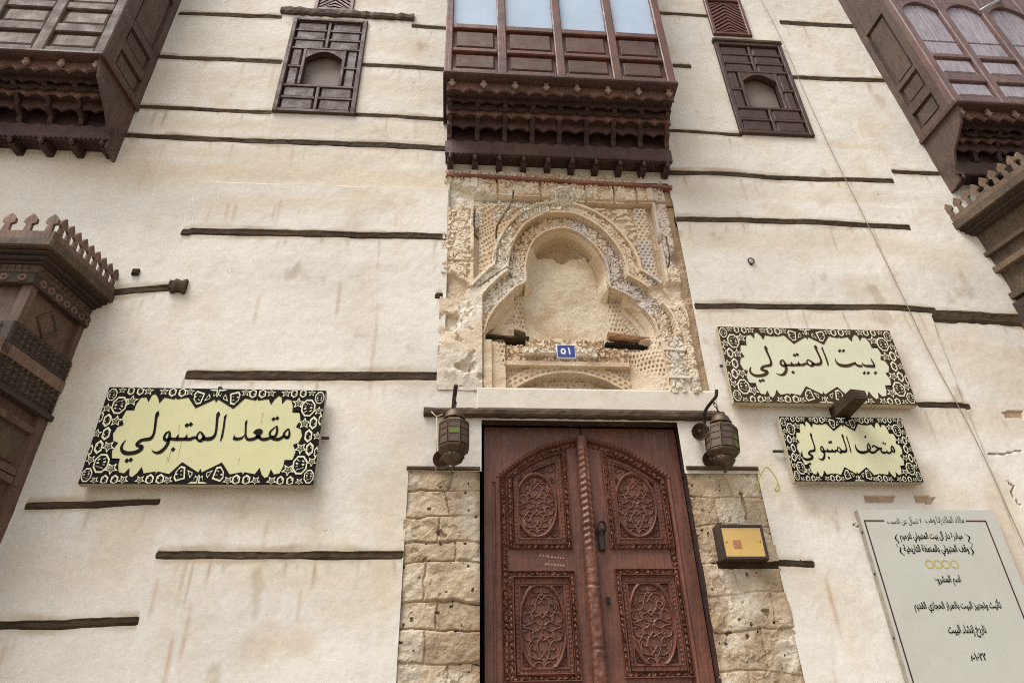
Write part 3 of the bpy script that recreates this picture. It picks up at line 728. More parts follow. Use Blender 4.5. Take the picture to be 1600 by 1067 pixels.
# ---------------------------------------------------------------- carved door
DY = 0.12
ARC = smooth([(0.335, 3.765), (0.40, 3.822), (0.52, 3.915), (0.646, 3.992), (0.80, 4.05), (0.99, 4.088), (1.18, 4.052), (1.34, 3.99), (1.47, 3.915), (1.59, 3.822), (1.655, 3.765)], 5)
def stroke(F, X, Z, pts, r, h):
    for i in range(len(pts) - 1):
        (ax, az), (bx, bz) = pts[i][:2], pts[i + 1][:2]
        x0, x1 = np.searchsorted(X[:, 0], [min(ax, bx) - r, max(ax, bx) + r]); z0, z1 = np.searchsorted(Z[0], [min(az, bz) - r, max(az, bz) + r])
        if x1 <= x0 or z1 <= z0: continue
        xx = X[x0:x1, z0:z1]; zz = Z[x0:x1, z0:z1]
        L2 = (bx - ax) ** 2 + (bz - az) ** 2 + 1e-12
        t = np.clip(((xx - ax) * (bx - ax) + (zz - az) * (bz - az)) / L2, 0, 1)
        d = np.hypot(xx - ax - t * (bx - ax), zz - az - t * (bz - az))
        F[x0:x1, z0:z1] = np.maximum(F[x0:x1, z0:z1], h * np.sqrt(np.clip(1 - (d / r) ** 2, 0, 1)))
def spiral(cx, cz, r0, r1, a0, turns, n=26):
    return [(cx + (r0 + (r1 - r0) * k / n) * math.cos(a0 + turns * 2 * math.pi * k / n), cz + (r0 + (r1 - r0) * k / n) * math.sin(a0 + turns * 2 * math.pi * k / n)) for k in range(n + 1)]
# one quarter of the oval's scrollwork in unit coordinates, mirrored into the others
QUART = [smooth([(0.0, .20), (.30, .42), (.22, .68), (0, .84)], 6), smooth([(-.12, .55), (.2, .76), (.58, .72), (.74, .50), (.56, .34), (.36, .42), (.40, .56), (.54, .53)], 6),
         smooth([(.0, .97), (.12, .86), (.34, .84), (.44, .90)], 5), smooth([(.0, .90), (.05, .80), (.0, .76)], 4),
         smooth([(.12, .03), (.36, .12), (.62, .06), (.92, .02)], 6), smooth([(.10, .30), (.40, .24), (.62, .33), (.86, .30), (.94, .14), (.78, .10)], 6),
         spiral(.50, .19, .09, .02, 0.5, 1.2, 14), smooth([(.3, .36), (.14, .30), (.0, .34)], 4), smooth([(.62, .80), (.76, .62), (.88, .42)], 4),
         smooth([(.58, .44), (.66, .54), (.60, .64)], 4)]
FINE = 0.0044
dxs = np.concatenate([[0.232], np.arange(0.236, 1.756, FINE), [1.758]])
dzs = np.concatenate([np.linspace(0.25, 2.14, 40), np.arange(2.15, 4.176, FINE), [4.178]])
X, Z = np.meshgrid(dxs, dzs, indexing='ij')
Ax, Az = np.array(ARC).T
arcz = np.interp(X, Ax, Az)
F = np.zeros(X.shape)                       # relief above the plain plank level
# carved region inside the arched moulding lies lower than the surround
inner = (X > 0.345) & (X < 1.645) & (Z < arcz - .012)
surround = ~inner
base = np.where(inner, -0.020, 0.004)
# arched rope moulding
D, Sx = pdist([(0.345, 0.25)] + ARC + [(1.645, 0.25)], X, Z)
top = (Z > 3.76)
rope = np.clip(1 - (D / 0.020) ** 2, 0, 1) ** .5 * (0.022 + 0.006 * np.sin((Sx + D * .5) * 2 * np.pi / 0.03) * top)
base = np.maximum(base, np.where(D < .02, -0.02 + rope * 1.3, -1))
def chev(s, t, lam):   # leaf band
    return 0.5 + 0.5 * np.sin(2 * np.pi * (s / lam + np.abs(t) * 26))
def bandrel(d0, d1, dist, s, lam, h=.022):
    """carved band between two distances from a frame line"""
    c = (d0 + d1) / 2; w = (d1 - d0) / 2; t = dist - c; m = np.abs(t) < w
    r = h * (.45 * chev(s, t, lam) + .55 * ARB) * np.clip(1.3 - np.abs(t) / w, 0, 1)
    r = np.where(np.abs(np.abs(t) - w * .93) < .005, h * 1.1, r)
    return np.where(m, r, 0)
def _ar2(f, s):
    n = np.abs(fbm(X, Z, f, 2, s)); return sstep(0.05, 0.11, n)
ARB = _ar2(26, 3.)
lev = np.zeros(X.shape)
PAN = [(0.405, 0.872, 3.215, 9, .622, 3.555, .150, .245), (1.15, 1.625, 3.215, 9, 1.380, 3.560, .152, .248),
       (0.395, 0.872, 2.343, 3.062, .630, 2.690, .158, .292), (1.16, 1.632, 2.356, 3.075, 1.394, 2.705, .158, .288)]
for (x0, x1, z0, z1, ocx, ocz, orx, orz) in PAN:
    zt = np.minimum(z1, arcz - 0.045) if z1 > 5 else np.full(X.shape, z1)
    m = (X > x0) & (X < x1) & (Z > z0) & (Z < zt)
    dl = np.minimum.reduce([X - x0, x1 - X, Z - z0, (zt - Z) * .85])
    horiz = (np.minimum(X - x0, x1 - X) > np.minimum(Z - z0, zt - Z)); s_ = np.where(horiz, X, Z)
    R = np.full(X.shape, -0.022)
    R = np.maximum(R, bandrel(0.0, .040, dl, s_, .040) - .004)
    R = np.maximum(R, bandrel(0.044, .078, dl, s_, .030, .022) - .020)
    R = np.where((dl > .078) & (dl < .090), -.004, R)
    R = np.where(dl >= .090, -0.042, R)
    G = np.zeros(X.shape)
    el = np.hypot((X - ocx) / orx, (Z - ocz) / orz)
    # spandrel scrolls
    for sx in (-1, 1):
        for sz in (-1, 1):
            if z1 > 5 and sz > 0:
                out = (x1 if ocx < 1 else x0); sgn = 1 if ocx < 1 else -1
                if (sx > 0) != (ocx < 1): continue
                cx, cz = out - sgn * .128, 3.855
                for pts in (spiral(cx, cz, .045, .010, 1.2, 1.4), spiral(cx - sgn * .07, cz - .015, .03, .008, 0.3, -1.2), spiral(cx + sgn * .012, cz - .10, .026, .006, 2.0, 1.2)):
                    stroke(G, X, Z, pts, .0085, .028)
                continue
            xe = (x1 - .122) if sx > 0 else (x0 + .122); ze = (z0 + .125) if sz < 0 else (z1 - .125)
            for pts in (spiral(xe, ze, .034, .008, 1.57 - sx * .8, 1.4 * sx), spiral(xe + sx * .004, ze - sz * .075, .022, .006, 1.57, 1.2 * sx), spiral(xe - sx * .075, ze + sz * .008, .020, .006, 0, -1.1 * sx),
                        smooth([(xe + sx * .02, ze - sz * .15), (xe + sx * .025, ze - sz * .11), (xe - sx * .01, ze - sz * .05)], 4)):
                stroke(G, X, Z, pts, .0080, .028)
    G = np.where(el > 1.07, G, 0)
    for q in QUART:
        for sx in (-1, 1):
            for sz in (-1, 1):
                stroke(G, X, Z, [(ocx + sx * p[0] * orx * .90, ocz + sz * p[1] * orz * .92) for p in q], .0100, .030)
    for k in range(8):                       # rosette
        a = k * math.pi / 4
        stroke(G, X, Z, [(ocx + .012 * math.cos(a), ocz + .012 * math.sin(a)), (ocx + .034 * math.cos(a), ocz + .034 * math.sin(a))], .0105, .026)
    ov = np.clip(1 - ((el - 1.0) * min(orx, orz) * 1.25 / .017) ** 2, 0, 1) ** .5 * .050
    G = np.maximum(G, ov)
    R = np.where(dl >= .088, np.maximum(R, -0.042 + G), R)
    lev = np.where(m, R, lev)
F = base + np.where(inner, lev, 0)
# band along the inner side of the outer moulding, and below the arch
dm = D - .022
F = np.where(inner & (dm > 0) & (dm < .042) & ~((lev != 0) & (X > .405) & (X < 1.625) & (Z < arcz - .07)), -0.03 + .024 * (.45 * chev(Sx, dm - .02, .042) + .55 * ARB) * np.clip(1.3 - np.abs(dm - .021) / .021, 0, 1), F)
# worn planks
F += 0.0025 * fbm(X, Z * .25, 6, 4, 3.) + .0015 * fbm(X, Z, 30, 3, 5.)
F -= 0.02 * (np.abs(X - 0.998) < .006)
F = np.where((X > .29) & (X < .325) & (Z < 3.72), F - .012 * sstep(.325, .30, X) , F)
for name, msk in (('door_leaf', (X < 1.0)), ('door_leaf', (X >= 0.9945))):
    ix = np.where(msk[:, 0])[0]
    o = grid_mesh(name, dxs[ix], dzs, DY - F[ix], M['door'], house)
    if ix[0] == 0: LEAF_L = o
    else: LEAF_R = o
b = MB(); b.box(0.232, 1.758, DY + .045, DY + .09, .2, 4.178); b.build('door_boards', M['door'], house)
b = MB(); b.box(0.232, 1.758, DY - .004, DY + .05, .19, .25); b.box(0.06, 1.9, -.35, .5, 0.0, 0.18); b.build('door_step', M['stone_plain'] if 'stone_plain' in M else M['street'], house)
# astragal: carved upright closing strip on the left leaf
axs = np.linspace(-1, 1, 15); azs = np.concatenate([np.linspace(.27, 2.1, 20), np.arange(2.11, 4.10, .006)])
A, ZA = np.meshgrid(axs, azs, indexing='ij')
prof = np.sqrt(np.clip(1 - A ** 2, 0, 1)) * .030 + .012
cut = 0.5 + 0.5 * np.cos(2 * np.pi * (ZA / .05 + .35 * np.abs(A)))
cut2 = np.cos(2 * np.pi * A * 1.2)
upz = sstep(4.0, 3.98, ZA)
prof += upz * ((.010 * cut + .004 * cut2) * sstep(3.1, 3.35, ZA) + .010 * sstep(3.35, 3.1, ZA) * (fbm(A * .05 + 3, ZA, 28, 3, 4.) + .3)) - .004 * sstep(.02, .0, np.abs(((ZA + .2) % .42) - .21)) * 2
wdt = .043 + .004 * upz * cut
cen = 0.998 - .004 * (4.1 - ZA) 
me_x = cen + A * wdt
co = np.stack([me_x, DY - .004 - prof, ZA], -1)
nx, nz = A.shape; I = np.arange(nx * nz).reshape(nx, nz)
q = np.stack([I[:-1, :-1], I[1:, :-1], I[1:, 1:], I[:-1, 1:]], -1).reshape(-1, 4)
me = bpy.data.meshes.new('closing_strip'); me.from_pydata(co.reshape(-1, 3).tolist(), [], q.tolist()); me.materials.append(M['door_strip'] if 'door_strip' in M else M['door'])
for p in me.polygons: p.use_smooth = True
link('closing_strip', me, LEAF_L)
ORG['closing_strip'] = Vector((0, 0, 0))
# handle: iron ring pull on a carved plate, keyhole and a boss
b = MB(); b.lathe([(.001, 0), (.03, .004), (.034, .012), (.02, .02), (.008, .024), (.001, .024)], 12, (1.085, DY + .004, 3.33), Matrix.Rotation(math.radians(90), 4, 'X').to_3x3())
ring = [(1.085 + .03 * math.cos(a), DY - .034 - .012 * math.sin(a), 3.36 + .045 * math.sin(a)) for a in np.linspace(-.6, 3.7, 16)]
b.tube(ring, .011, 8); b.box(1.062, 1.106, DY - .02, DY + .01, 3.20, 3.33, 0, .008)
b.build('door_handle', M['iron'], LEAF_R)
b = MB(); b.box(1.085, 1.105, DY - .002, DY + .02, 2.83, 2.875); b.build('keyhole', M['dark_void'], LEAF_R)
b = MB(); b.lathe([(.014, 0), (.012, .008), (.001, .012)], 10, (1.6, DY + .018, 3.17), Matrix.Rotation(math.radians(90), 4, 'X').to_3x3()); b.build('door_boss', M['iron'], LEAF_R)
# worn white scribble left on the middle rail
b = MB()
for k in range(9):
    xx = .62 + .022 * k + rng.uniform(-.004, .004); zz = 3.16 - .002 * k
    if k in (0, 1, 2): b.flat([(xx, zz), (xx + .012, zz + .018), (xx + .018, zz + .002), (xx + .011, zz + .010)], DY + .0105)
    else: b.flat([(xx, zz), (xx + .010, zz + .004), (xx + .009, zz + .011), (xx + .001, zz + .008)], DY + .0105)
    if k > 1: b.flat([(xx - .01, zz - .055), (xx + .004, zz - .050), (xx + .011, zz - .040), (xx - .002, zz - .045)], DY + .0105)
b.build('chalk_marks', M['chalk'], LEAF_L)
# ---------------------------------------------------------------- shuttered windows
def window(x0, x1, z0, z1, cap=None, dark='window_dark', arch=True):
    """frame, two columns of small fielded panels above and below, arched opening in the middle"""
    fr = MB(); yf = -0.035
    w = x1 - x0
    fw = .05
    fr.box(x0, x0 + fw, yf, .06, z0, z1, 0, .008); fr.box(x1 - fw, x1, yf, .06, z0, z1, 0, .008)
    fr.box(x0 + fw, x1 - fw, yf, .06, z0, z0 + fw, 0, .008); fr.box(x0 + fw, x1 - fw, yf, .06, z1 - fw, z1, 0, .008)
    root = fr.build('window', M['window_wood'], house)
    ix0, ix1, iz0, iz1 = x0 + fw, x1 - fw, z0 + fw, z1 - fw
    mz0, mz1 = z0 + .43, z0 + 1.07                           # middle zone with the opening
    g_ = MB(); cx = (x0 + x1) / 2; y = .0
    def bar(a, b_, c, d): g_.box(a, b_, y - .022, .05, c, d, 0, .006)
    bw = .036
    bar(cx - bw / 2, cx + bw / 2, iz0, mz0 - bw / 2); bar(cx - bw / 2, cx + bw / 2, mz1 + bw / 2, iz1)
    rows_lo = [iz0 + (mz0 - iz0) * .5]; rows_hi = [mz1 + (iz1 - mz1) * k / 3 for k in (1, 2)]
    bar(ix0, ix1, mz0 - bw / 2, mz0 + bw / 2); bar(ix0, ix1, mz1 - bw / 2, mz1 + bw / 2)
    ox0, ox1 = cx - .195, cx + .195
    bar(ox0 - bw, ox0, mz0 + bw / 2, mz1 - bw / 2); bar(ox1, ox1 + bw, mz0 + bw / 2, mz1 - bw / 2)
    for zz in rows_lo + rows_hi:
        g_.box(ix0, cx - bw / 2, y - .02, .05, zz - bw / 2, zz + bw / 2, 0, .006); g_.box(cx + bw / 2, ix1, y - .02, .05, zz - bw / 2, zz + bw / 2, 0, .006)
    zm = (mz0 + mz1) / 2
    g_.box(ix0, ox0 - bw, y - .02, .05, zm - bw / 2, zm + bw / 2, 0, .006); g_.box(ox1 + bw, ix1, y - .02, .05, zm - bw / 2, zm + bw / 2, 0, .006)
    # arched head over the opening
    zt = mz1 - bw / 2; n = 14
    arc = [(ox0 + (ox1 - ox0) * k / n, zt - .15 + .12 * math.sin(math.pi * k / n)) for k in range(n + 1)]
    g_.prism([(ox0, zt)] + arc + [(ox1, zt)], y - .016, .05)
    g_.build('lattice_bars', M['window_wood'], root)
    def pan(a, b_, c, d):
        p = MB(); p.box(a, b_, y + .02, .05, c, d); ins = .012
        p.box(a + ins, b_ - ins, y - .012, .03, c + ins, d - ins, 0, .016); p.build('panel', M[dark], root)
    zs_lo = [iz0] + rows_lo + [mz0]; zs_hi = [mz1] + rows_hi + [iz1]
    for L in (zs_lo, zs_hi):
        for a, b_ in zip(L[:-1], L[1:]):
            pan(ix0, cx - bw / 2, a, b_); pan(cx + bw / 2, ix1, a, b_)
    for a, b_ in ((mz0, zm), (zm, mz1)):
        pan(ix0, ox0 - bw, a, b_); pan(ox1 + bw, ix1, a, b_)
    p = MB(); p.box(ox0 - .01, ox1 + .01, .085, .10, mz0, mz1); p.build('back_board', M['board_grey'], root)
    if cap:
        p = MB(); p.box(x0 - .01, x1 + .01, -.05, .05, z1, z1 + .055, 0, .01); p.build('head_board', M[cap], root)
    return root
window(-1.915, -1.085, 7.635, 9.245)
window(2.965, 3.785, 7.62, 9.22, cap='lintel')
def vent(x0, x1, z0, z1):
    fr = MB(); fw = .045
    fr.box(x0, x0 + fw, -.03, .06, z0, z1, 0, .008); fr.box(x1 - fw, x1, -.03, .06, z0, z1, 0, .008)
    fr.box(x0 + fw, x1 - fw, -.03, .06, z0, z0 + fw, 0, .008); fr.box(x0 + fw, x1 - fw, -.03, .06, z1 - fw, z1, 0, .008)
    root = fr.build('vent_window', M['bay_red'], house)
    s_ = MB(); cx = (x0 + x1) / 2; zz = z0 - .2
    while zz < z1:
        for sgn in (-1, 1):
            xe = x0 + fw if sgn < 0 else x1 - fw
            p = [(cx, zz + .17), (cx, zz + .205), (xe, zz + .035), (xe, zz)]
            p = [(a, min(max(b_, z0 + fw), z1 - fw)) for a, b_ in p]
            if max(q[1] for q in p) - min(q[1] for q in p) > .02: s_.prism(p, -.012, .03)
        zz += .068
    s_.build('chevron_slats', M['bay_red'], root)
    p = MB(); p.box(x0 + .02, x1 - .02, .045, .058, z0 + .02, z1 - .02); p.build('vent_backing', M['dark_void'], root)
vent(-1.72, -1.275, 9.425, 10.15)
vent(2.995, 3.475, 9.385, 10.13)

# ---------------------------------------------------------------- bay windows on corbels
def scallop(x0, x1, zt, zb, lam, amp, n=8, top=False):
    N = max(1, round((x1 - x0) / lam)); L = (x1 - x0) / N; e = []
    for i in range(N):
        for k in range(n):
            t = k / n; e.append((x0 + (i + t) * L, zb + amp * (abs(math.sin(math.pi * t)) if not top else (1 - abs(2 * t - 1)))))
    e.append((x1, zb)); return [(x0, zt)] + e + [(x1, zt)]
def corbel(root, x0, x1, d, zb, mats, warp, fins, pend, n_joist, side=None):
    dk, lt = mats
    P = lambda name, b, m: b.warp(warp).build(name, M[m], root)
    b = MB(); b.box(x0 - .015, x1 + .015, -d - .02, .02, zb - .045, zb, 0, .012); P('floor_ledge', b, lt)
    y1, y2, y3 = -(d - .10), -(d - .29), -.13
    b = MB(); b.prism(scallop(x0 + .02, x1 - .02, zb - .045, zb - .175, .155, .05), y1 - .012, y1 + .012); P('scalloped_board', b, 'scallop_wood')
    b = MB(); b.box(x0 + .02, x1 - .02, y1 + .013, y2, zb - .13, zb - .10); P('soffit_board', b, dk)
    b = MB(); b.prism(scallop(x0 + .02, x1 - .02, zb - .13, zb - .295, .155, .05), y2 - .012, y2 + .012); P('scalloped_board', b, 'scallop_wood')
    b = MB(); b.prism([(p[0], 2 * (zb - .20) - p[1]) for p in scallop(x0 + .03, x1 - .03, zb - .225, zb - .185, .16, .03)], y2 - .05, y2 - .035); P('crest_board', b, dk)
    b = MB(); b.box(x0 + .03, x1 - .03, y2 + .013, y3, zb - .25, zb - .22); P('soffit_board', b, dk)
    ym = (y2 + y3) / 2 - .01
    b = MB(); b.prism(scallop(x0 + .03, x1 - .03, zb - .24, zb - .385, .155, .045), ym - .010, ym + .010); P('scalloped_board', b, lt)
    b = MB(); b.prism(scallop(x0 + .03, x1 - .03, zb - .12, zb - .215, .155, .04), (y1 + y2) / 2 - .010, (y1 + y2) / 2 + .010); P('scalloped_board', b, dk)
    b = MB(); b.box(x0 + .03, x1 - .03, y3, y3 + .03, zb - .50, zb - .22); P('back_board', b, dk)
    b = MB(); zz = scallop(x0 + .015, x1 - .015, zb - .655, zb - .50, .15, .03, 8, True)
    b.prism(zz, y3 - .04, y3 - .005); P('zigzag_board', b, lt)
    b = MB(); N = int((x1 - x0) / .045)
    for i in range(N):
        xx = x0 + .02 + (x1 - x0 - .04) * i / N; b.box(xx, xx + .026, y3 - .05, y3 - .03, zb - .672, zb - .648)
    P('tooth_moulding', b, dk)
    b = MB(); b.box(x0 + .02, x1 - .02, y3 - .005, .02, zb - .64, zb - .50); P('lower_soffit', b, dk)
    for i in range(n_joist):
        xx = x0 + .04 + (x1 - x0 - .14) * i / (n_joist - 1); b = MB()
        b.box(xx, xx + .06, y3 - .0, .03, zb - .735, zb - .64, 0, .008); P('joist', b, dk)
        b = MB(); b.lathe([(.004, -.055), (.016, -.04), (.026, -.02), (.018, -.004), (.024, .012), (.02, .03)], 8, (xx + .03, y3 - .028, zb - .675)); P('drop_pendant', b, lt)
    for i in range(fins):
        xx = x0 + .03 + (x1 - x0 - .10) * i / (fins - 1); b = MB()
        pr = [(y1 + .10, zb - .13), (y1 + .11, zb - .19), (y2 - .02, zb - .22), (y2 + .016, zb - .28), (y2 + .05, zb - .30),
              (y2 + .05, zb - .36), (y3 - .06, zb - .40), (y3 - .05, zb - .45), (y3 - .0, zb - .50), (.02, zb - .50), (.02, zb - .10)]
        b.prism(pr, xx, xx + .045, 0, 'x'); P('bracket', b, lt if i in (0, fins - 1) else dk)
    for i in range(pend):
        xx = x0 + .07 + (x1 - x0 - .14) * i / (pend - 1); b = MB(); c = xx; zt = zb - .05
        b.prism([(c - .018, zt), (c - .018, zt - .05), (c - .036, zt - .05), (c, zt - .10), (c + .036, zt - .05), (c + .018, zt - .05), (c + .018, zt)], y1 - .055, y1 - .03)
        P('arrow_pendant', b, 'pendant')
    if side is not None:
        sx = side
        b = MB(); b.prism([(-d + .02, zb - .045), (-d + .08, zb - .24), (y2, zb - .42), (y3 - .04, zb - .60), (y3 - .02, zb - .74), (.02, zb - .78), (.02, zb - .045)], sx - .012, sx + .012, 0, 'x')
        P('side_cheek', b, side_mat)
side_mat = 'bay_side'
def bay(name_mats, x0, x1, d, zb, zt, cols, rows, warp, kind, sides=(0, 1)):
    """cols: panel openings (x0, x1); rows: (z0, z1, what) from the floor up"""
    mf, mp, ms = name_mats
    P = lambda name, b, m: b.warp(warp).build(name, M[m], root)
    body = MB(); body.box(x0 + .05, x1 - .05, -d + .075, .3, zb - .0, zt)
    root = body.warp(warp).build('bay_window', M['bay_dark'], house)
    fr = MB(); yf = -d; th = .07
    edges = [x0] + [v for c in cols for v in c] + [x1]
    for i in range(0, len(edges), 2):
        fr.box(edges[i], edges[i + 1], yf, yf + th, zb, zt, 0, .010)
    zed = [zb] + [v for r in rows for v in r[:2]] + [zt]
    for i in range(0, len(zed), 2):
        for c in cols: fr.box(c[0], c[1], yf + .006, yf + th, zed[i], zed[i + 1], 0, .010)
    P('bay_frame', fr, mf)
    for r in rows:
        for c in cols:
            z0, z1, what = r
            b = MB()
            if what == 'panel':
                b.box(c[0], c[1], yf + .045, yf + th, z0, z1); i_ = .034
                b.box(c[0] + i_, c[1] - i_, yf + .022, yf + .05, z0 + i_, z1 - i_, 0, .012); P('panel', b, mp)
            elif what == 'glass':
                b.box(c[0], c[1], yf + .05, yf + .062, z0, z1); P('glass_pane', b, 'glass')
            elif what == 'arch':
                w = c[1] - c[0]; n = 14
                arc = [(c[0] + w * k / n, z1 - .16 + .15 * math.sin(math.pi * k / n) ** .8) for k in range(n + 1)]
                b.prism([(c[0], z1)] + arc + [(c[1], z1)], yf + .004, yf + th); P('arched_head', b, mf)
                b = MB(); b.box(c[0], c[1], yf + .052, yf + th, z0, z1)
                for k in range(2): b.box(c[0] + w * (k + .02) / 2, c[0] + w * (k + .98) / 2, yf + .040, yf + .056, z0 + .27, z1 - .02, 0, .006)
                b.box(c[0] + .01, c[1] - .01, yf + .040, yf + .056, z0 + .02, z0 + .25, 0, .006)
                P('shutter', b, mp)
    # side faces
    for s in sides:
        xo = x0 if s == 0 else x1; sg = -1 if s == 0 else 1
        def sb(b, y0, y1, z0, z1, dep, t): b.box(min(xo, xo - sg * t) + sg * dep, max(xo, xo - sg * t) + sg * dep, y0, y1, z0, z1)
        fr = MB(); yA, yB = -d + .0705, 0.02
        sb(fr, yA, yA + .09, zb, zt, 0, .06); sb(fr, yB - .10, yB, zb, zt, 0, .06)
        for i in range(0, len(zed), 2): sb(fr, yA + .09, yB - .10, zed[i], zed[i + 1], -.004, .05)
        P('side_frame', fr, ms)
        for r in rows:
            b = MB(); sb(b, yA + .09, yB - .10, r[0], r[1], -.04, .02)
            sb(b, yA + .13, yB - .14, r[0] + .04, r[1] - .04, -.022, .03); P('side_panel', b, ms)
    return root
ident = lambda x, y, z: (x, y, z)
# centre bay
cols = [(-.10, .35), (.44, .93), (1.02, 1.49), (1.58, 2.03)]
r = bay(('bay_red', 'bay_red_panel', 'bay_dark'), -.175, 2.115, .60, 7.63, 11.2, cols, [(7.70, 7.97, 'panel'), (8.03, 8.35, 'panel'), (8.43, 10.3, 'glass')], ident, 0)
side_mat = 'bay_dark'
corbel(r, -.165, 2.11, .60, 7.63, ('bay_dark', 'bay_dark_lt'), ident, 9, 8, 10)
b = MB(); b.box(-.182, -.168, -.58, .02, 7.56, 7.635); b.build('edge_trim', M['bay_dark'], r)
# left bay: faded grey, its cheek leans a little
wl = lambda x, y, z: (x + .16 * y, y, z)
X1 = -3.22
cols = [(X1 - .20 - .555 * k - .445 + .10 - .0, X1 - .10 - .555 * k) for k in range(4)]
cols = sorted([(X1 - .10 - .445 - .555 * k, X1 - .10 - .555 * k) for k in range(4)])
x0 = cols[0][0] - .10
side_mat = 'bay_side'
r = bay(('bay_grey', 'bay_grey_panel', 'bay_side'), x0, X1, .62, 7.61, 11.2, cols, [(7.69, 7.925, 'panel'), (8.05, 8.29, 'panel'), (8.40, 9.3, 'panel')], wl, 1)
corbel(r, x0, X1, .62, 7.61, ('bay_dark', 'bay_dark_lt'), wl, 9, 8, 9, side=X1 - .03)
# right bay: faded mauve with arched shutters
wr = lambda x, y, z: (x - .11 * y - .062 * (z - 7.63), y, z)
X0 = 4.98
cols = [(X0 + .09 + .53 * k, X0 + .09 + .53 * k + .44) for k in range(4)]
x1 = cols[-1][1] + .09
r = bay(('bay_mauve', 'bay_mauve_panel', 'bay_side'), X0, x1, .55, 7.63, 11.2, cols, [(7.73, 7.98, 'panel'), (8.11, 8.38, 'panel'), (8.45, 9.42, 'arch')], wr, 2)
corbel(r, X0, x1, .55, 7.63, ('bay_dark', 'bay_dark_lt'), wr, 9, 8, 9, side=X0 + .03)

# ---------------------------------------------------------------- crested wooden porch bays at ground floor
def merlon(b, c, w, z0, h, t0, t1, axis):
    p = [(c - w * .30, z0), (c - w * .20, z0 + h * .42), (c - w * .50, z0 + h * .50), (c - w * .46, z0 + h * .72), (c, z0 + h), (c + w * .46, z0 + h * .72), (c + w * .50, z0 + h * .50), (c + w * .20, z0 + h * .42), (c + w * .30, z0)]
    b.prism(p, t0, t1, 0, axis)
def porch(xw, sg, d, zt, zlo, width, warp, mm, nside, mats):
    """xw: where its side meets the wall; sg: +1 the bay extends to -x, -1 to +x"""
    mcar, mpan, mdk = mats
    P = lambda name, b, m, par=None: b.warp(warp).build(name, M[m], par or root)
    xf = xw - sg * width
    def bx(b, a0, a1, y0, y1, z0, z1, bev=0): b.box(min(a0, a1), max(a0, a1), y0, y1, z0, z1, 0, bev)
    body = MB(); bx(body, xw - sg * .03, xf, -d + .03, .05, zlo, zt); root = body.warp(warp).build('porch_bay', M[mpan], house)
    oh = .15
    c = MB()
    # cornice: stepped mouldings under a sloping eave board
    for (o, a, e) in ((.04, zt - .135, zt - .115), (.075, zt - .115, zt - .085), (.11, zt - .085, zt - .06)):
        bx(c, xw + sg * o, xf, -d - o, .04, a, e, .012)
    P('cornice', c, mdk)
    e_ = MB(); bx(e_, xw + sg * oh, xf, -d - oh, .04, zt - .06, zt + .02, .012); P('eave_board', e_, mcar)
    # crest boards
    s_ = MB(); s_.box(-d - oh + .02, .03, -1, 1, -1, 1) if False else None
    xs_ = xw + sg * (oh - .02)
    s_.prism([(-d - oh + .01, zt + .02), (.03, zt + .02), (.03, zt + .09), (-d - oh + .01, zt + .09)], min(xs_, xs_ - sg * .025), max(xs_, xs_ - sg * .025), 0, 'x')
    P('crest_board', s_, mm)
    for k in range(nside):
        y = -d - oh + .06 + (d + oh - .10) * k / (nside - 1)
        b = MB(); merlon(b, y, .068, zt + .085, .175, min(xs_, xs_ - sg * .022) , max(xs_, xs_ - sg * .022), 'x'); P('merlon', b, mm)
    f = MB(); bx(f, xw + sg * (oh - .05), xf, -d - oh + .01, -d - oh + .035, zt + .02, zt + .09); P('crest_board', f, mm)
    for k in range(int(width / .155)):
        x = xw + sg * (oh - .08) - sg * .155 * k
        if x * sg < xf * sg + .05: break
        b = MB(); merlon(b, x, .09, zt + .085, .18, -d - oh + .012, -d - oh + .033, 'y'); P('merlon', b, mm)
    return root, P, bx
wll = lambda x, y, z: (x + .26 * y + .022 * (z - 5.0), y, z)
zt = 5.27; dd = .55
xw = -2.975
root, P, bx = porch(xw, 1, dd, zt, 0.0, 2.3, wll, 'merlon', 9, ('porch', 'porch_panel', 'porch_dark'))
def ring_band(z0, z1, o, m, rosettes=True, carve=True):
    b = MB(); bx(b, xw + o, xw - 2.3, -dd - o, .03, z0, z1, .008); P('carved_band', b, m)
    if rosettes:
        zc = (z0 + z1) / 2
        for k in range(7):
            y = -dd + .05 + (dd - .06) * k / 6; b = MB()
            b.lathe([(.012, -.002), (.016, .008), (.030, .010), (.033, .002), (.034, -.004)], 12, (xw + o, y, zc), Matrix.Rotation(math.radians(90), 4, 'Y').to_3x3()); P('rosette', b, 'merlon')
        for k in range(5):
            b = MB(); b.lathe([(.012, -.002), (.016, .008), (.030, .010), (.033, .002), (.034, -.004)], 12, (xw - .06 - .13 * k, -dd - o, zc), Matrix.Rotation(math.radians(90), 4, 'X').to_3x3()); P('rosette', b, 'merlon')
    elif carve:
        b = MB(); k = 0; y = -dd + .01
        while y < -.02:
            h = z1 - z0
            for zz in np.arange(z0 + .03, z1 - .02, .045):
                a = (k * 1.3 + zz * 40) % 2
                p = [(y, zz), (y + .022, zz + .010 + .012 * (a > 1)), (y + .036, zz + .028), (y + .014, zz + .034), (y + .02, zz + .02)]
                b.prism(p, xw + o - .002, xw + o + .012, 0, 'x')
            y += .05; k += 1
        x = xw - .05
        while x > xw - .6:
            for zz in np.arange(z0 + .03, z1 - .02, .045):
                b.prism([(x, zz), (x - .022, zz + .012), (x - .036, zz + .028), (x - .014, zz + .034)], -dd - o - .012, -dd - o + .002)
            x -= .05
        P('carved_ornament', b, 'porch')
ring_band(5.06, 5.14, .015, 'porch', False); ring_band(4.955, 5.05, .028, 'porch_dark', True)
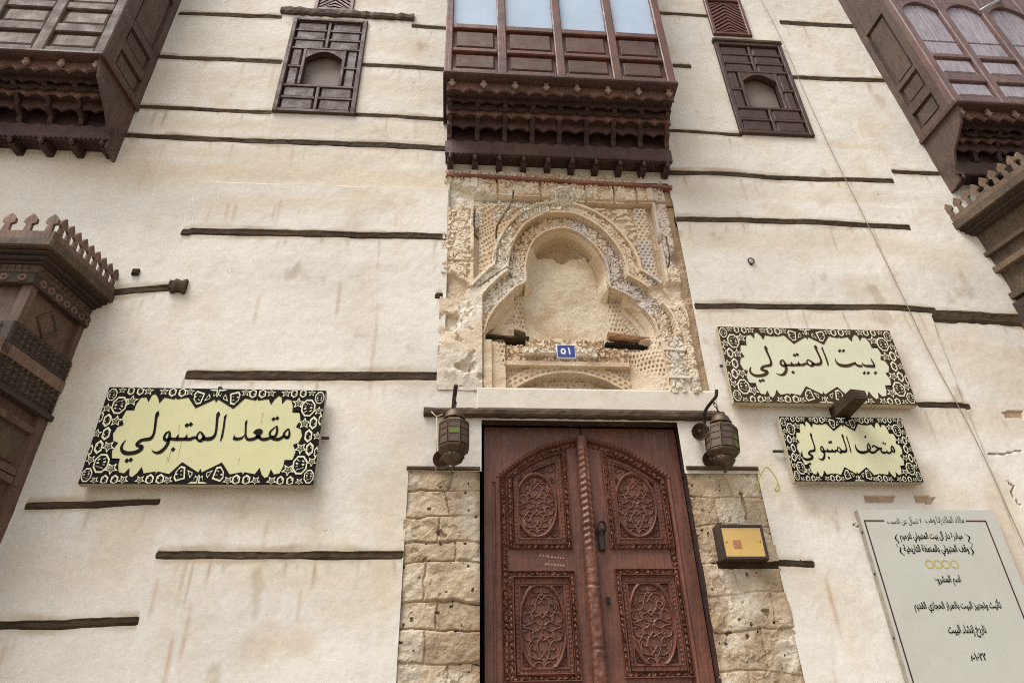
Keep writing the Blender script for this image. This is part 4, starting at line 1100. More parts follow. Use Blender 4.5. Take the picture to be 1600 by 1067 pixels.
# raised lozenge on the reddish side panel
b = MB(); yc, zc = -.28, 4.79; rr = .125; q = [(yc, zc + rr), (yc + rr * .85, zc), (yc, zc - rr), (yc - rr * .85, zc)]
for i in range(4):
    (a, a2), (c, c2) = q[i], q[(i + 1) % 4]
    ia = (yc + (a - yc) * .84, zc + (a2 - zc) * .84); ic = (yc + (c - yc) * .84, zc + (c2 - zc) * .84)
    b.prism([(a, a2), (c, c2), ic, ia], xw - .035, xw - .012, 0, 'x')
P('lozenge', b, 'porch')
b = MB(); bx(b, xw + .01, xw - .05, -.05, .03, 4.6, 4.955); P('panel_frame', b, 'porch_panel')
b = MB(); bx(b, xw + .01, xw - .06, -dd, -dd + .05, 4.6, 4.955); P('panel_frame', b, 'porch_panel')
ring_band(4.46, 4.63, .02, 'porch_dark', False)
b = MB(); b.prism([(-dd - .075, 4.45), (.03, 4.45), (.03, 4.36), (-dd - .03, 4.36)], xw - .02, xw + .03, 0, 'x')
bx(b, xw + .03, xw - 2.3, -dd - .07, -dd + .02, 4.355, 4.45, .03); P('sloped_moulding', b, 'merlon')
ring_band(4.16, 4.35, .015, 'porch_dark', False)
b = MB(); bx(b, xw + .045, xw - 2.3, -dd - .045, .03, 4.12, 4.158, .01); P('carved_band', b, 'porch_dark')
b = MB(); bx(b, xw + .012, xw - .06, -.075, .03, 0, 4.12); bx(b, xw + .012, xw - .06, -dd - .012, -dd + .07, 0, 4.12)
for zz in (3.98, 3.66, 3.60, 3.2, 2.6): bx(b, xw + .004, xw - .05, -dd + .07, -.075, zz, zz + .05, .0)
P('side_frame', b, 'porch_panel')
b = MB(); bx(b, xw - .02, xw - .06, -dd + .11, -.11, 3.74, 3.95); bx(b, xw - .02, xw - .06, -dd + .11, -.11, 3.28, 3.58); bx(b, xw - .02, xw - .06, -dd + .11, -.11, 2.68, 3.16); P('side_panel', b, 'porch')
# right-hand porch bay, higher up the wall
wrr = lambda x, y, z: (x - .33 * y - .12 * (z - 6.3), y, z)
zt = 6.40; dd = .60
xw = 5.04
root, P, bx = porch(xw, -1, dd, zt, 0.0, 2.3, wrr, 'merlon_tan', 8, ('porch', 'porch', 'porch_dark'))
for (z0, z1, o, m) in ((6.0, 6.04, .02, 'porch'), (5.80, 5.86, .03, 'merlon_tan'), (5.5, 5.56, .02, 'porch'), (5.25, 5.45, .035, 'porch_dark'), (5.18, 5.24, .05, 'porch')):
    b = MB(); bx(b, xw - o, xw + 2.3, -dd - o, .03, z0, z1, .01); P('carved_band', b, m)
# ---------------------------------------------------------------- calligraphy, traced stroke by stroke: (x, y, pen width)
CA = dict(o=(180, 635), k=8.889)       # the name, on the left board
MATB = dict(
  strokes=[
    [(1440, 72, 8), (1434, 108, 52), (1421, 150, 38), (1412, 250, 34), (1404, 330, 33), (1385, 400, 38), (1345, 440, 50), (1290, 453, 54), (1240, 448, 50), (1212, 430, 48)],
    [(1182, 350, 18), (1212, 385, 34), (1232, 430, 46), (1200, 472, 46), (1160, 474, 34), (1136, 430, 24), (1148, 388, 22), (1182, 350, 18)],
    [(1178, 478, 44), (1178, 498, 8)],
    [(1150, 450, 40), (1100, 432, 38), (1045, 455, 44), (995, 455, 46), (940, 455, 46), (890, 456, 46), (840, 458, 44), (795, 452, 44), (750, 455, 40)],
    [(1000, 385, 6), (992, 420, 30), (972, 455, 44)], [(880, 385, 6), (872, 420, 30), (850, 455, 44)],
    [(758, 345, 16), (712, 372, 28), (685, 420, 36), (688, 458, 44), (728, 466, 48), (754, 432, 42), (760, 385, 36), (757, 346, 20)],
    [(750, 450, 40), (733, 512, 45), (690, 580, 44), (632, 630, 46), (578, 645, 36), (536, 630, 22), (508, 604, 6)],
    [(602, 62, 6), (590, 104, 52), (573, 150, 40), (560, 250, 36), (548, 340, 34), (525, 410, 38), (488, 448, 46), (440, 458, 48), (370, 470, 42), (320, 505, 44), (303, 535, 44), (340, 552, 50),
     (372, 560, 52), (358, 597, 50), (300, 632, 52), (220, 650, 54), (142, 645, 60), (100, 615, 50), (90, 570, 38), (116, 510, 22), (158, 466, 5)]],
  polys=[[(1556, 100), (1514, 140), (1494, 300), (1456, 482), (1470, 486), (1500, 420), (1522, 300), (1536, 180)]],
  dots=[(998, 263, 35), (1051, 250, 35), (806, 597, 35), (164, 754, 35), (218, 742, 35)])
MQED = dict(o=(340, 635), k=11.43,
  strokes=[
    [(1270, 398, 20), (1218, 440, 30), (1185, 500, 40), (1212, 548, 54), (1250, 555, 56), (1278, 525, 44), (1284, 460, 34), (1270, 398, 24)], [(1235, 550, 70), (1240, 585, 8)],
    [(1190, 520, 46), (1140, 562, 50), (1080, 588, 58), (1010, 582, 56), (950, 560, 50), (880, 582, 54), (812, 590, 58), (762, 572, 50), (722, 535, 46)],
    [(1062, 348, 16), (992, 402, 26), (940, 458, 36), (938, 520, 44), (985, 545, 54), (1035, 525, 44), (1058, 470, 42), (1066, 410, 42), (1062, 350, 22)],
    [(738, 530, 56), (660, 575, 56), (590, 592, 54), (540, 588, 54), (508, 556, 44)],
    [(535, 240, 4), (512, 285, 38), (505, 350, 34), (503, 430, 34), (502, 500, 36), (512, 556, 44)]],
  polys=[[(632, 470), (660, 435), (692, 410), (745, 398), (795, 412), (812, 450), (800, 485), (765, 518), (790, 558), (720, 575), (668, 560), (690, 520), (676, 498)],
         [(298, 503), (268, 590), (330, 614), (400, 602), (445, 580), (475, 545), (500, 490), (470, 515), (430, 545), (370, 556), (318, 546)]],
  dots=[(1000, 228, 40), (1066, 212, 40)])
BAYT = dict(o=(1295, 535), k=17.78,
  strokes=[[(165, 428, 5), (188, 520, 32), (238, 590, 58), (320, 635, 76), (430, 652, 86), (540, 648, 86), (640, 612, 78), (715, 578, 58), (738, 545, 8)],
           [(715, 575, 40), (745, 610, 50), (795, 645, 60), (865, 662, 64), (930, 658, 56)], [(930, 556, 5), (936, 600, 34), (965, 630, 44), (1025, 655, 64), (1120, 664, 76), (1215, 668, 80), (1268, 676, 60)],
           [(1158, 432, 5), (1188, 510, 34), (1228, 570, 40), (1258, 640, 46), (1274, 706, 14)]],
  polys=[], dots=[(295, 236, 52), (400, 236, 52), (980, 852, 52), (1090, 852, 52), (1290, 850, 52)])
MTHF = dict(o=(1325, 670), k=20.0,
  strokes=[[(218, 468, 6), (228, 560, 34), (270, 650, 58), (340, 712, 78), (430, 738, 86), (520, 732, 84), (600, 705, 70), (640, 685, 50)],
           [(628, 448, 22), (602, 520, 34), (597, 590, 36), (620, 648, 50), (665, 650, 56), (690, 600, 48), (668, 530, 44), (630, 448, 28)],
           [(640, 690, 56), (720, 732, 66), (790, 742, 72), (850, 712, 68), (900, 665, 64), (970, 630, 60)],
           [(756, 586, 30), (765, 545, 46), (792, 520, 40), (850, 552, 50), (940, 604, 60), (1056, 622, 64)],
           [(1015, 640, 34), (1040, 708, 50), (1090, 742, 64), (1160, 745, 64), (1205, 705, 38), (1214, 650, 6)], [(1200, 715, 46), (1255, 755, 58), (1310, 752, 56), (1348, 700, 48)],
           [(1356, 528, 26), (1340, 580, 36), (1345, 642, 44), (1382, 690, 58), (1432, 728, 40), (1450, 690, 40), (1412, 600, 48), (1362, 528, 36)]],
  polys=[], dots=[(1092, 440, 36), (1150, 470, 36), (532, 250, 40)])
def letter_polys(W):
    """-> list of polygons in photo measurements"""
    out = []
    o, k = W.get('o', CA['o']), W.get('k', CA['k'])
    for st in W['strokes']:
        p = smooth(st, 5); L = []; R = []
        for i, q in enumerate(p):
            a = p[max(i - 1, 0)]; b = p[min(i + 1, len(p) - 1)]
            tx, ty = b[0] - a[0], b[1] - a[1]; n = math.hypot(tx, ty) + 1e-9
            w = max(q[2], 3) / 2
            L.append((q[0] - ty / n * w, q[1] + tx / n * w)); R.append((q[0] + ty / n * w, q[1] - tx / n * w))
        for i in range(len(p) - 1): out.append([L[i], L[i + 1], R[i + 1], R[i]])
    out += W['polys']
    for (x, y, r) in W['dots']: out.append([(x - r, y + r * .1), (x + r * .1, y - r), (x + r, y - r * .1), (x - r * .1, y + r)])
    return [[(o[0] + x / k, o[1] + y / k) for x, y in q] for q in out]
SY = -0.085
NAME_L = [atp(q, SY) for q in letter_polys(MATB)]
def affine(src, dst):
    A = np.array([[x, z, 1] for x, z in src]); Mx = np.linalg.solve(A, np.array(dst)); return lambda p: tuple(np.array([p[0], p[1], 1]) @ Mx)
LM_L = atp(crop([(602, 65), (1462, 484), (200, 682)], 180, 635, 8.889), SY)
LM_1 = atp(crop([(437, 185), (885, 328), (400, 410)], 1100, 500, 4.571), SY)
LM_2 = atp(crop([(452, 452), (825, 640), (430, 712)], 1190, 600, 5.926), SY)
# ---------------------------------------------------------------- border pattern of the boards (upper-left quarter of the left board, mirrored)
LX0, LX1, LZ0, LZ1 = -2.585, -0.985, 3.60, 4.37
def uv(px, py):
    x, z = at(px, py, SY)
    return (float((x - (LX0 + LX1) / 2) / ((LX1 - LX0) / 2)), float((z - (LZ0 + LZ1) / 2) / ((LZ1 - LZ0) / 2)))
JAG = [uv(*p) for p in [(339, 629.5), (336, 624), (305.5, 638), (294.5, 621), (276.5, 624), (274.5, 620.5), (273, 624), (257, 621), (249, 630), (247, 621), (243, 615.5), (237.5, 617.5), (232, 628), (228.5, 620.5), (220, 621.5),
                            (213, 631), (209.5, 641), (204, 638.5), (197, 641.5), (190.5, 653), (193, 664), (183.5, 667), (177.5, 674)]]
JAG[0] = (0, JAG[0][1]); JAG[-1] = (JAG[-1][0], 0.0)
_o = []; _m = 0.0
for _i, (_u, _v) in enumerate(JAG):                 # foot of each point on the rim: top edge first, then the left edge
    if _i < 16: _m = min(_m - 1e-4, _u); _o.append((_m, 1.0))
    else:
        if _i == 16: _m = 1.0
        _m = min(_m - 1e-4, _v); _o.append((-1.0, _m))
_o[-1] = (-1.0, 0.0); _o[0] = (0.0, 1.0)
JFOOT = _o
STARS = [(192, 610, 5), (233, 611.5, 6.5), (206.5, 626.5, 8), (168, 638, 6.5), (182, 658, 8), (257, 612, 6), (297.5, 612.5, 6), (153, 674, 6)]
HEXS = [(205.6, 611, 4.5, 5.5), (220, 611.5, 4.5, 5.5), (168, 657, 5, 8), (167, 676, 5, 8), (270.5, 613, 5, 6), (285.5, 613.5, 5, 6), (158, 652, 3, 7)]
OVALS = [(187, 633.5, 10.5, 14), (176, 617, 7, 10)]
SHIELD = [(309, 611), (321, 615), (314, 631), (307, 632.5), (303, 625), (304, 616)]
TRI = [(319, 627), (327.5, 616), (329.5, 620), (328, 624)]
CROWN = [(328, 609), (334.5, 612), (334, 620), (338, 617.5), (341, 621.5), (341, 609)]
def board_sign(name, label, x0, x1, z0, z1, cf, ci, words, cedge):
    th, yf = 0.052, SY
    cx, cz, hx, hz = (x0 + x1) / 2, (z0 + z1) / 2, (x1 - x0) / 2, (z1 - z0) / 2
    org = (cx, yf + th, z0)
    root = thing(name, label, 'sign', org)
    mf = m_simple(name + '_face_paint', cf, 0.6, 0.06, 3.0, 0, 0.05, mul(cf, .80), 0.35)
    mi = m_simple(name + '_ink', ci, 0.75, 0.15, 8.0, 0, 0.05, spec=0.12); ml = m_simple(name + '_line', tuple(.35 * v + .65 * w for v, w in zip(cf, S(226, 222, 198))), 0.6, 0.05)
    mo = m_simple(name + '_olive', tuple(.35 * a + .65 * b for a, b in zip(cf, ci)), 0.6, 0.2)
    me_ = m_simple(name + '_edge', cedge, 0.7, 0.2, 6.0)
    b = MB(); b.box(x0, x1, yf, yf + th, z0, z1, 0, .004); b.build('board', [me_], root, org)
    b = MB(); b.flat([(x0 + .002, z0 + .002), (x1 - .002, z0 + .002), (x1 - .002, z1 - .002), (x0 + .002, z1 - .002)], yf - .002); b.build('face_panel', [mf], root, org)
    T_ = lambda u, v: (cx + u * hx, cz + v * hz)
    bd = MB()
    for su in (1, -1):
        for sv in (1, -1):
            for i in range(len(JAG) - 1):
                a, c, oa, oc = JAG[i], JAG[i + 1], JFOOT[i], JFOOT[i + 1]
                f = [a, c, oc] + ([(-1.0, 1.0)] if i == 15 else []) + [oa]
                bd.flat([T_(su * u * .997, sv * v * .996) for u, v in f], yf - .0045, 0)
    def quad(fn):
        for su in (1, -1):
            for sv in (1, -1): fn(su, sv)
    def poly(pts, su, sv, y, mi_): bd.flat([T_(max(-.995, min(.995, u * su)), max(-.99, min(.99, v * sv))) for u, v in pts], y, mi_)
    r_ = random.Random(5)
    def scal(pts, k):
        mx = sum(p[0] for p in pts) / len(pts); my = sum(p[1] for p in pts) / len(pts); return [(mx + (p[0] - mx) * k, my + (p[1] - my) * k) for p in pts]
    def both(pts, ins, blobs):
        mv = sum(p[1] for p in pts) / len(pts)
        if abs(mv) < .16: pts = [(p[0], p[1] - mv) for p in pts]
        for su in (1, -1):
            for sv in ((1, -1) if abs(mv) >= .16 else (1,)):
                poly(pts, su, sv, yf - .0065, 1); poly(scal(pts, ins), su, sv, yf - .0085, 0)
                if blobs == 'star': poly(scal(pts, ins * .62), su, sv, yf - .0105, 2)
                else:
                    mx = sum(p[0] for p in pts) / len(pts); my = sum(p[1] for p in pts) / len(pts)
                    wx = max(p[0] for p in pts) - min(p[0] for p in pts); wy = max(p[1] for p in pts) - min(p[1] for p in pts)
                    for k in range(blobs):
                        a = 2 * math.pi * (k / blobs) + .4; rr = .22 + .06 * (k % 2)
                        bx, by = mx + math.cos(a) * wx * rr, my + math.sin(a) * wy * rr
                        e = [(bx + wx * .10 * math.cos(t + a) , by + wy * .055 * math.sin(t + a * 2)) for t in np.linspace(0, 2 * math.pi, 7)[:-1]]
                        poly(e, su, sv, yf - .0105, 1 if k % 3 else 2)
    A_ = hz / hx; G_ = 1.24
    for (px, py, r) in STARS:
        u, v = uv(px, py); ru = r * 2 / 325 * G_
        both([(u + ru * (1 if k % 2 == 0 else .46) * math.sin(k * math.pi / 5), v + ru / A_ * (1 if k % 2 == 0 else .46) * math.cos(k * math.pi / 5)) for k in range(10)], .62, 'star')
    for (px, py, rx, ry) in HEXS:
        u, v = uv(px, py); ru, rv = rx * 2 / 325 * G_, ry * 2 / 137 * G_
        both([(u + ru * math.sin(t), v + rv * math.cos(t)) for t in np.linspace(0, 2 * math.pi, 7)[:-1]], .62, 4)
    for (px, py, rx, ry) in OVALS:
        u, v = uv(px, py); ru, rv = rx * 2 / 330 * 1.08, ry * 2 / 150 * 1.08
        both([(u + ru * math.sin(t + .39), v + rv * math.cos(t + .39)) for t in np.linspace(0, 2 * math.pi, 9)[:-1]], .80, 9)
    both([uv(*p) for p in SHIELD], .74, 5); both([uv(*p) for p in TRI], .6, 1)
    cw = [(min(uv(*p)[0], -.001), uv(*p)[1]) for p in CROWN]
    for su in (1, -1):
        for sv in (1, -1): poly(cw, su, sv, yf - .0065, 1); poly(scal(cw, .6), su, sv, yf - .0085, 0)
    bd.build('border_pattern', [mi, ml, mo], root, org)
    for w in words:
        tx = MB()
        for q in w: tx.flat(q, yf - .0045)
        tx.build('painted_word', [mi], root, org)
    return root, org
r0, o0 = board_sign('sign_board', 'long yellowish sign with black star border alone on the left side of the wall', LX0, LX1, LZ0, LZ1, S(198, 195, 148), S(20, 16, 14),
           [NAME_L, [atp(q, SY) for q in letter_polys(MQED)]], S(168, 160, 146))
f1 = affine(LM_L, LM_1); f2 = affine(LM_L, LM_2)
r1, o1_ = board_sign('sign_board', 'large pale green sign with brown star border, above the spout', 2.212, 3.748, 4.32, 5.055, S(206, 206, 180), S(66, 50, 34),
           [[[f1(p) for p in q] for q in NAME_L], [atp(q, SY) for q in letter_polys(BAYT)]], S(186, 172, 148))
r2, o2_ = board_sign('sign_board', 'small yellow green sign with black star border below the larger sign', 2.55, 3.565, 3.655, 4.20, S(203, 201, 164), S(24, 19, 15),
           [[[f2(p) for p in q] for q in NAME_L], [atp(q, SY) for q in letter_polys(MTHF)]], S(170, 158, 136))
def pegs(root, org, lst):
    for (x, z, x2) in lst:
        b = MB(); b.box(min(x, x2), max(x, x2), -.03, -.018, z - .009, z + .009); b.build('fixing_peg', M['iron'], root, org)
b = MB()
for (px, py, ln, w) in ((267, 705, .10, .007), (281, 665, .07, .004), (411, 645, .08, .006), (409, 658, .04, .004), (374, 716, .05, .005), (284, 690, .16, .004), (262, 714, .05, .004)):
    (x, z), = atp([(px, py)], SY)
    b.flat([(x - w / 2, z), (x + w / 2, z + .004), (x + w * .15, z - ln), (x - w * .1, z - ln * .9)], SY - .0032)
b.build('rust_streaks', m_simple('rust_stain', S(166, 142, 92), .7, .2, 30.0), r0, o0)
pegs(r0, o0, [(-.99, 4.0, -.93)]); pegs(r1, o1_, [(2.24, 4.70, 2.19)]); pegs(r2, o2_, [(2.56, 3.93, 2.47)])
b = MB(); b.box(-1.80, -1.775, -.07, 0.0, 4.372, 4.40); b.build('fixing_peg', M['iron'], r0, o0)

# ---------------------------------------------------------------- letters for the printed notice: joined Arabic forms
_AR = {}
def _ar(ch, code, n):
    _AR[ch] = [chr(code + i) if i < n else None for i in range(4)]      # isolated, final, initial, medial
for ch, code, n in [('ء', 0xFE80, 1), ('آ', 0xFE81, 2), ('أ', 0xFE83, 2), ('إ', 0xFE87, 2), ('ئ', 0xFE89, 4), ('ا', 0xFE8D, 2), ('ب', 0xFE8F, 4), ('ة', 0xFE93, 2), ('ت', 0xFE95, 4), ('ث', 0xFE99, 4), ('ج', 0xFE9D, 4),
                    ('ح', 0xFEA1, 4), ('خ', 0xFEA5, 4), ('د', 0xFEA9, 2), ('ذ', 0xFEAB, 2), ('ر', 0xFEAD, 2), ('ز', 0xFEAF, 2), ('س', 0xFEB1, 4), ('ش', 0xFEB5, 4), ('ص', 0xFEB9, 4), ('ض', 0xFEBD, 4), ('ط', 0xFEC1, 4),
                    ('ظ', 0xFEC5, 4), ('ع', 0xFEC9, 4), ('غ', 0xFECD, 4), ('ف', 0xFED1, 4), ('ق', 0xFED5, 4), ('ك', 0xFED9, 4), ('ل', 0xFEDD, 4), ('م', 0xFEE1, 4), ('ن', 0xFEE5, 4), ('ه', 0xFEE9, 4), ('و', 0xFEED, 2), ('ي', 0xFEF1, 4)]:
    _ar(ch, code, n)
def shape(text):
    out = []; n = len(text); i = 0
    def joins(c): return c in _AR and _AR[c][2] is not None
    prev = False
    while i < n:
        c = text[i]
        if c == 'ل' and i + 1 < n and text[i + 1] == 'ا':
            out.append('\ufefc' if prev else '\ufefb'); prev = False; i += 2; continue
        if c in _AR:
            f = _AR[c]; nx = i + 1 < n and text[i + 1] in _AR and _AR[text[i + 1]][1] is not None and joins(c)
            k = (3 if nx else 1) if prev and f[1] else (2 if nx else 0)
            out.append(f[k] or f[0]); prev = bool(nx)
        else: out.append(c); prev = False
        i += 1
    return ''.join(reversed(out))
def text_mesh(s, bold=0.0, res=2):
    c = bpy.data.curves.new('t', 'FONT'); c.body = s; c.resolution_u = res; c.offset = bold; c.fill_mode = 'FRONT' if hasattr(c, 'fill_mode') else c.fill_mode
    o = bpy.data.objects.new('t', c); COL.objects.link(o)
    dg = bpy.context.evaluated_depsgraph_get()
    m = bpy.data.meshes.new_from_object(o.evaluated_get(dg))
    v = np.array([p.co[:2] for p in m.vertices]) if len(m.vertices) else np.zeros((0, 2)); f = [tuple(p.vertices) for p in m.polygons]
    bpy.data.objects.remove(o); bpy.data.curves.remove(c); bpy.data.meshes.remove(m)
    return v, f
def put_text(b, s, x0, x1, z0, z1, y, mi=0, bold=0.012, shaped=True):
    v, f = text_mesh(shape(s) if shaped else s, bold)
    if not len(v): return
    mn, mx = v.min(0), v.max(0); sc = (np.array([x1 - x0, z1 - z0])) / (mx - mn)
    p = (v - mn) * sc + np.array([x0, z0])
    b.add([(q[0], y, q[1]) for q in p], f, mi)
# white notice with a dark red line border
NY = -0.05
nx0, nx1, nz0, nz1 = 2.995, 4.06, 1.55, 3.452
org = ((nx0 + nx1) / 2, 0, nz0)
nt = thing('notice_board', 'tall grey white notice of black printed lines inside a dark red line frame', 'notice board', org)
mt = m_simple('notice_sheet', S(186, 186, 176), 0.55, 0.04, 4.0, 0, 0.03, S(172, 168, 152), 0.35)
b = MB(); b.box(nx0 - .0, nx1, NY, -.004, nz0, nz1, 0, .004); b.build('board', m_simple('notice_edge', S(150, 142, 128), 0.7, 0.25, 20.0), nt, org)
b = MB(); b.flat([(nx0 + .002, nz0 + .002), (nx1 - .002, nz0 + .002), (nx1 - .002, nz1 - .002), (nx0 + .002, nz1 - .002)], NY - .002); b.build('sheet', mt, nt, org)
C2 = lambda pts, z7=True: atp(crop(pts, 1370, 800, 6.957), NY)
C4 = lambda pts: atp(crop(pts, 1320, 780, 3.718), NY)
C8 = lambda pts: atp(crop(pts, 1400, 920, 7.26), NY)
red = m_simple('dark_red_line', S(64, 30, 30), 0.7, 0.1, spec=.2); blk = m_simple('notice_ink', S(16, 13, 13), 0.8, 0.1, spec=0.1); gold = m_simple('gold_ink', S(186, 166, 78), 0.5, 0.1)
(lx, lz), (rx, rz) = C4([(110, 127), (818, 123)])
lz = rz = (lz + rz) / 2; wl_ = .0095
tz0, tz1 = lz - .005, lz + .005
(g0, _), (g1, _) = C4([(240, 128), (690, 125)])
b = MB(); y = NY - .004
b.flat([(lx, lz - wl_ / 2), (g0 - .015, lz - wl_ / 2), (g0 - .015, lz + wl_ / 2), (lx, lz + wl_ / 2)], y); b.flat([(g1 + .015, lz - wl_ / 2), (rx, lz - wl_ / 2), (rx, lz + wl_ / 2), (g1 + .015, lz + wl_ / 2)], y)
zb = nz0 + .09
b.flat([(lx, zb), (lx + wl_, zb), (lx + wl_, lz - wl_ / 2), (lx, lz - wl_ / 2)], y); b.flat([(rx - wl_, zb), (rx, zb), (rx, lz - wl_ / 2), (rx - wl_, lz - wl_ / 2)], y)
b.flat([(lx + wl_, zb), (rx - wl_, zb), (rx - wl_, zb + wl_), (lx + wl_, zb + wl_)], y)
b.build('line_border', red, nt, org)
b = MB()
def line(s, a, c, h, bold=.024):
    b = MB()
    """a, c: left and right end of the line's middle (x, z); h: height"""
    zc = (a[1] + c[1]) / 2; put_text(b, s, a[0], c[0], zc - h * .68, zc + h * .68, y, 0, bold); b.build('text_line', blk, nt, org)
p = C4([(242, 127), (442, 122), (465, 125), (690, 124)])
line('لا تسأل عن السبب', p[0], p[1], .052, .0); line('مالك الملك إذا وهب', p[2], p[3], .052, .0)
p = C4([(318, 220), (680, 214), (342, 293), (720, 296)])
line('مبادرة دار آل بيت المتبولي لترميم', p[0], p[1], .062); line('وقف المتبولي بالمنطقة التاريخية', p[2], p[3], .062)
p = C4([(520, 472), (672, 470)]); line('اسم المشروع', p[0], p[1], .058)
p = C8([(200, 195), (1188, 185)]); line('تأثيث وتجهيز البيت بالطراز الحجازي القديم', p[0], p[1], .066)
p = C8([(590, 478), (1022, 472)]); line('تاريخ إنشاء البيت', p[0], p[1], .062)
p = C8([(842, 778), (1022, 770)]); put_text(b, '\ufeeb' + '١٠٢٢', p[0][0], p[1][0], (p[0][1] + p[1][1]) / 2 - .02, (p[0][1] + p[1][1]) / 2 + .028, y, 0, .03, False)
b.build('text_line', blk, nt, org)
for pts in ([(302, 202, 3), (292, 225, 10), (312, 250, 6), (296, 266, 3), (322, 282, 6), (322, 305, 10), (348, 328, 3)], [(690, 200, 3), (722, 218, 10), (718, 245, 6), (742, 262, 3), (730, 280, 6), (745, 305, 10), (735, 326, 3)]):
    q = smooth(pts, 5); b = MB()
    for i in range(len(q) - 1):
        (a, a2), (c, c2) = C4([q[i][:2], q[i + 1][:2]]); w0, w1 = q[i][2] / 3.718 * .0042, q[i + 1][2] / 3.718 * .0042
        b.flat([(a - w0 / 2, a2), (c - w1 / 2, c2), (c + w1 / 2, c2), (a + w0 / 2, a2)], y)
    b.build('brace', blk, nt, org)
b = MB()
for (px, py) in ((490, 376), (539, 376), (585, 376), (635, 376)):
    (x, z), = C4([(px, py)])
    for k in range(20):
        a0, a1 = k * math.pi / 10, (k + 1) * math.pi / 10
        b.flat([(x + r * math.cos(a), z + r * math.sin(a)) for r, a in ((.024, a0), (.024, a1), (.031, a1), (.031, a0))], y)
b.build('gold_rings', gold, nt, org)
b = MB()
for z in (3.28, 2.98, 2.55, 2.2): b.box(nx0 - .006, nx0 + .001, NY + .012, NY + .024, z, z + .012)
b.build('nail_heads', M['iron'], nt, org)
# ---------------------------------------------------------------- blue house number
org = (0.92, -.01, 4.795)
hp = thing('number_plate', 'small blue enamel number plate with white numerals on the carved portal', 'number plate', org)
py_ = 0.045
b = MB(); b.box(0.838, 1.002, py_, py_ + .06, 4.79, 4.925, 0, .004); b.build('plate_edge', m_simple('enamel_white', S(214, 212, 214), 0.35, 0.04), hp, org)
b = MB(); b.flat([(.847, 4.799), (.993, 4.799), (.993, 4.916), (.847, 4.916)], py_ - .002); b.build('blue_field', m_simple('enamel_blue', S(46, 62, 132), 0.35, 0.1), hp, org)
b = MB(); put_text(b, '٥', .872, .916, 4.826, 4.886, py_ - .004, 0, .03, False); put_text(b, '١', .934, .954, 4.824, 4.894, py_ - .004, 0, .02, False); b.build('numerals', m_simple('enamel_white_ink', S(226, 224, 224), 0.35, 0.04), hp, org)
# ---------------------------------------------------------------- yellow plaque in a dark box frame
qx0, qx1, qz0, qz1, qy = 1.885, 2.225, 3.075, 3.325, -.085
org = ((qx0 + qx1) / 2, 0, qz0)
pq = thing('wall_plaque', 'small golden yellow plaque in a dark wooden box frame on the right stone jamb', 'plaque', org)
dkf = m_wood('plaque_frame', S(62, 46, 38), .25, .5, .6)
b = MB(); f_ = .022
b.box(qx0, qx0 + f_ + .012, qy, .01, qz0, qz1, 0, .005); b.box(qx1 - f_, qx1, qy, .01, qz0, qz1, 0, .005); b.box(qx0 + f_ + .012, qx1 - f_, qy, .01, qz0, qz0 + f_, 0, .005); b.box(qx0 + f_ + .012, qx1 - f_, qy, .01, qz1 - f_, qz1, 0, .005)
b.build('box_frame', dkf, pq, org)
b = MB(); b.box(qx0 + .03, qx1 - f_ + .002, qy + .006, qy + .02, qz0 + f_ - .002, qz1 - f_ + .002); b.build('yellow_plate', m_simple('golden_plate', S(204, 168, 100), .5, .08, 6.0, 0, .05), pq, org)
b = MB(); b.flat([(1.985, 3.155), (2.045, 3.155), (2.045, 3.212), (1.985, 3.212)], qy + .004); b.build('square_patch', m_simple('dull_red_patch', S(168, 112, 84), .6, .3, 60.0), pq, org)
b = MB()
for x in (1.94, 2.185): b.lathe([(.005, 0), (.004, .004), (.001, .005)], 8, (x, qy + .006, 3.20), Matrix.Rotation(math.radians(90), 4, 'X').to_3x3())
b.build('plate_screws', M['iron'], pq, org)
